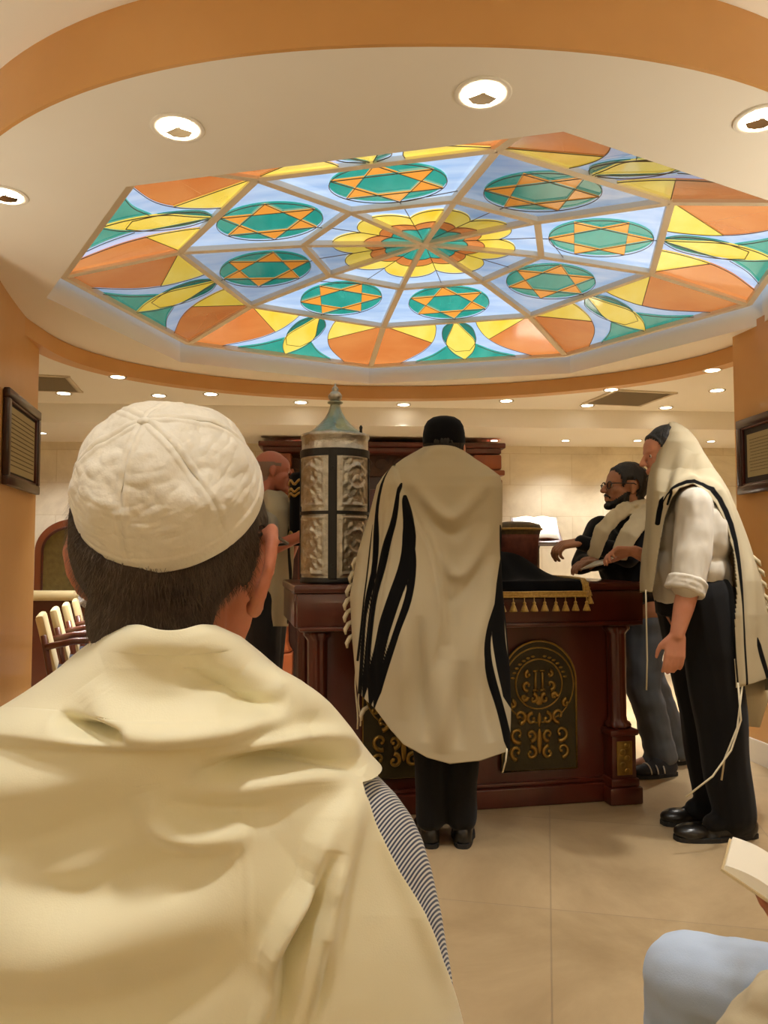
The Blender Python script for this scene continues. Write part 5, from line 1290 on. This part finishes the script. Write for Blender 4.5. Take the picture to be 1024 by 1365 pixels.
# ------------------------------------------------------------------ seated reader at the lower right
rm = thing('person', 'seated person at lower right edge in light blue jeans holding an open book', 'person', (.95, .98, 0))
kn = V(916, 1303, 1.36); HR = Vector((1.02, .92, 1.19)); TR = xf(HR, R(28), R(-22), 0, 1.0)
b = MB(); head(b, TR); cap_(b, (0, -.02, -.05), .058, (0, -.05, -.17), .064, TR); nk = TR @ Vector((0, -.05, -.15))
cap_(b, nk, .07, (1.0, .88, .72), .13); cap_(b, (.85, .86, .98), .055, (1.18, .92, .98), .055); cap_(b, (.93, .84, .56), .12, (1.05, .88, .56), .12)
e1_ = Vector((.80, 1.0, .75)); w1_ = V(1108, 1290, 1.02); cap_(b, (.85, .88, .98), .05, e1_, .042); cap_(b, e1_, .04, w1_, .028)
cap_(b, (1.18, .94, .98), .05, (1.14, 1.06, .74), .042); cap_(b, (1.14, 1.06, .74), .04, (.80, 1.15, .74), .028); hand(b, (.78, 1.16, .74), (-.8, .3, .2), (0, -.5, .9), .4, -1)
hand(b, w1_, (-.42, .55, .42), (.35, .1, .9), .30, 1, .82)
hp = Vector((.96, .98, .52)); cap_(b, hp, .085, kn, .055); cap_(b, kn, .052, (.53, 1.40, .10), .04); cap_(b, (.53, 1.40, .09), .038, (.49, 1.52, .045), .03)
cap_(b, (1.08, 1.0, .52), .085, (.98, 1.42, .48), .055); cap_(b, (.98, 1.42, .48), .052, (.98, 1.42, .10), .04); cap_(b, (.98, 1.42, .09), .038, (.96, 1.54, .045), .03)
br_ = blob('body', b, skin, rm, .0055, 3); eyes(TR, rm); hair_from(br_, TR, hair_brown, rm, .010, HL)
jean_lt = M('light_blue_denim', 'bccde6', .85, var=(9, 'a9bbd6', .7), bump=(420, .35, .0008))
def jeanw(co, no):
    h_ = .006*vnoise(co, (11, 11, 11), 1.)+.003*vnoise(co, (30, 30, 30), 4.)
    return co+no*h_[:, None]
b = MB(); cap_(b, hp, .115, kn, .074); cap_(b, kn, .074, (.545, 1.40, .12), .074)
cap_(b, (1.08, 1.0, .52), .112, (.98, 1.42, .48), .08); cap_(b, (.98, 1.42, .48), .078, (.98, 1.42, .12), .07); cap_(b, (.93, .88, .55), .12, (1.05, .9, .55), .12)
jb = blob('jeans', b, jean_lt, rm, .007, 4, jeanw, label='light blue denim jeans')
# outseam
b = MB(); T0 = (hp-kn).normalized(); sdv = Vector((-.2, -.75, -.55)); sdv = (sdv-T0*sdv.dot(T0)).normalized()
b.tube([kn+(hp-kn)*t+sdv*(.079+.042*t) for t in np.linspace(.03, .9, 14)], .0028, 6); o = b.build('outseam', M('denim_seam', '8b97a8', .85), jb, True); o.parent = jb; o.matrix_parent_inverse = Matrix.Identity(4)
for h_, t_ in (((.55, 1.34, 0), (.50, 1.62, 0)), ((.98, 1.36, 0), (.96, 1.64, 0))): shoe('shoe', h_, t_, rm, shoe_black)
b = MB(); cap_(b, (1.0, .88, .72), .17, (1.0, .88, .90), .17); cap_(b, (.83, .86, .97), .075, (1.18, .92, .97), .075); cap_(b, (.84, .88, .97), .07, e1_, .06); cap_(b, e1_, .058, w1_.lerp(e1_, .3), .045); cap_(b, (1.18, .94, .97), .07, (1.14, 1.06, .74), .06); cap_(b, (1.14, 1.06, .74), .058, (.9, 1.12, .74), .045)
cap_(b, (.93, .86, .58), .14, (1.05, .88, .58), .14)
blob('shirt', b, cotton, rm, .010, 3, wrinkle(.008, (12, 12, 12)))
# shawl end lying across the thigh
b = MB()
ribbon(b, [Vector((.88, .80, .90)), Vector((.80, .90, .74)), Vector((.735, 1.02, .655)), V(1016, 1325, 1.16), V(1000, 1375, 1.12), V(1000, 1440, 1.08), V(1004, 1500, 1.06)], [(-.4, .2, 1)]*7, [.2, .2, .16, .13, .13, .14, .14], .035, .006)
blob('prayer_shawl', b, wool, rm, .006, 3, wrinkle(.010, (22, 22, 22), 5.), label='cream shawl lying over the thigh')
seatchair(1.0, .90, 'dark seat under the reader in light blue jeans')
# the open book
sp = V(1052, 1196, 1.06); L1 = V(966, 1139, 1.10); ax_ = (L1-sp); bw = ax_.length; ax_.normalize(); yv = Vector((.12, 1, .10)); yv = (yv-ax_*yv.dot(ax_)).normalized(); nz_ = ax_.cross(yv)
if nz_.z < 0: nz_ = -nz_
bk_ = thing('open_book', 'open book held by the seated reader at the right edge', 'book', tuple(sp))
def Tb(a, n): return Matrix(((a.x, yv.x, n.x, sp.x), (a.y, yv.y, n.y, sp.y), (a.z, yv.z, n.z, sp.z), (0, 0, 0, 1)))
a2 = Vector((-ax_.x, ax_.y, ax_.z*.6)).normalized(); n2 = a2.cross(yv); n2 = n2 if n2.z > 0 else -n2
for a_, n_2 in ((ax_, nz_), (a2, n2)):
    b = MB(); b.box((bw*.5, .0, .002), (bw, .17, .003), T=Tb(a_, n_2)); b.build('cover_board', M('beige_book_cover', 'c9b48a', .6), bk_)
    b = MB(); v = []; f = []
    prof = [(bw*t*.97, .004+.014*math.sin(PI*min(1, (1-t)*.75+.12))) for t in np.linspace(0, 1, 12)]
    for y_ in (-.08, .08):
        for x_, z_ in prof: v.append((x_, y_, z_))
        for x_, z_ in prof: v.append((x_, y_, .0035))
    m = 12
    for i in range(m-1): f += [(i, i+1, 2*m+i+1, 2*m+i), (m+i, 3*m+i, 3*m+i+1, m+i+1), (i, m+i, m+i+1, i+1), (2*m+i, 2*m+i+1, 3*m+i+1, 3*m+i)]
    f += [(m-1, 2*m-1, 4*m-1, 3*m-1), (0, 2*m, 3*m, m)]
    b.add(v, f, 0, Tb(a_, n_2)); b.build('pages', paper, bk_, auto=True)
WALL_FILL = 50; FLOOR_FILL = 30  # energies of the added wall and floor fill uplights
# ================================================================== light
def spot(x, y, z, energy, size=R(92), blend=1., rad=.06, col=(1, .98, .94)):
    l = bpy.data.lights.new('ceiling_spot_beam', 'SPOT'); l.energy = energy; l.spot_size = size; l.spot_blend = blend; l.shadow_soft_size = rad; l.color = col
    o = bpy.data.objects.new('ceiling_spot_beam', l); COL.objects.link(o); o.location = (x, y, z); return o
for (x, y, z, big) in SPOTS:
    spot(x, y, z-.01, size=R(92 if z > CAMH+1.1 else 125), energy= 40 if big else (130 if z > CAMH+1.1 else 32))
# the same downlights continue on the high near ceiling over the seats, behind the camera
for (x, y) in ((-1.3, .35), (0, .1), (1.3, .35), (-1.3, -1.2), (0, -1.4), (1.3, -1.2), (-2.6, 1.6), (2.6, 1.6)):
    t = thing('ceiling_downlight', 'recessed downlight on the high ceiling above the seats', 'downlight', (x, y, ZN), 0, 'downlights above the seats behind the camera')
    mb = MB(); mb.lathe([(.08, 0), (.082, -.004), (.062, -.004), (.06, 0)], cap=False, n=24); mb.build('trim_ring', chrome, t, True, True)
    mb = MB(); mb.lathe([(.06, -.003), (.01, -.002)], n=20); mb.build('lamp', lamp_glow, t, False, True)
    spot(x, y, ZN-.04, 40)
for (x, y) in ((1.72, 3.0), (-3.2, 6.6), (3.2, 6.9), (-3.4, 5.4), (3.3, 5.6)):  # next ring lamp, then far-room fill spots added for brightness, no fixtures
    zz = ZB if y < 3.5 else ZA
    spot(x, y, zz-.04, 90)
# added wall uplights, unseen behind the camera, to brighten the ceiling
for (x, y, a) in ((-4.44, -1.5, 0), (-4.44, 1.4, 0), (4.44, -1.5, PI), (4.44, 1.4, PI), (-2.2, -3.5, PI/2), (0, -3.5, PI/2), (2.2, -3.5, PI/2)):
    t = thing('fill_wall_lamp', 'added bowl wall lamp brightening the ceiling from behind the seats', 'wall lamp', (x, y, 1.75), a, 'added fill uplights behind the camera')
    mb = MB(); mb.lathe([(.03, -.12), (.10, -.07), (.15, .0), (.14, .0), (.09, -.06), (.02, -.1)], (.10, 0, 0), 24); mb.build('bowl', chrome, t, True, True)
    mb = MB(); mb.box((0.0, 0, -.06), (.03, .1, .14)); mb.build('wall_plate', chrome, t, local=True)
    l = bpy.data.lights.new('fill_uplight_beam', 'SPOT'); l.energy = WALL_FILL; l.spot_size = R(160); l.spot_blend = .6; l.shadow_soft_size = .1; l.color = (1, .98, .94)
    o = bpy.data.objects.new('fill_uplight_beam', l); COL.objects.link(o); o.location = (x+.12*math.cos(a), y+.12*math.sin(a), 1.80); o.rotation_euler = (PI, 0, 0)
# added standing uplights, out of view, that lift the oval ceiling's brightness
for (x, y) in ((-1.80, 2.55), (1.95, 2.45), (-1.15, 1.2), (1.5, 1.15)):
    t = thing('fill_floor_lamp', 'added slim floor lamp brightening the oval ceiling', 'lamp', (x, y, 0), 0, 'added fill uplights at the sides of the oval')
    mb = MB(); mb.lathe([(.13, 0), (.13, .02), (.02, .035)], n=24); mb.build('base', chrome, t, True, True)
    mb = MB(); mb.lathe([(.012, .03), (.012, 1.52)], n=12); mb.build('pole', chrome, t, True, True)
    mb = MB(); mb.lathe([(.03, 1.50), (.09, 1.54), (.13, 1.60), (.122, 1.60), (.08, 1.55), (.02, 1.52)], n=24); mb.build('lamp_bowl', chrome, t, True, True)
    l = bpy.data.lights.new('fill_uplight_beam', 'SPOT'); l.energy = FLOOR_FILL*(.38 if x < 0 else .9) if y > 2 else FLOOR_FILL*.35; l.spot_size = R(165); l.spot_blend = .5; l.shadow_soft_size = .1; l.color = (1, .88, .68)
    o = bpy.data.objects.new('fill_uplight_beam', l); COL.objects.link(o); o.location = (x, y, 1.62); o.rotation_euler = (PI, 0, 0)
w = bpy.data.worlds.new('world'); SC.world = w; w.use_nodes = True
w.node_tree.nodes['Background'].inputs[0].default_value = (1, .85, .65, 1); w.node_tree.nodes['Background'].inputs[1].default_value = .15
SC.view_settings.view_transform = 'Standard'; SC.view_settings.look = 'None'; SC.view_settings.gamma = 1; SC.view_settings.use_curve_mapping = False
SC.view_settings.exposure = 0.3
SC.cycles.use_denoising = True; SC.cycles.max_bounces = 8; SC.cycles.diffuse_bounces = 5; SC.cycles.glossy_bounces = 3; SC.cycles.transmission_bounces = 3; SC.cycles.sample_clamp_indirect = 6
SC.cycles.caustics_reflective = False; SC.cycles.caustics_refractive = False
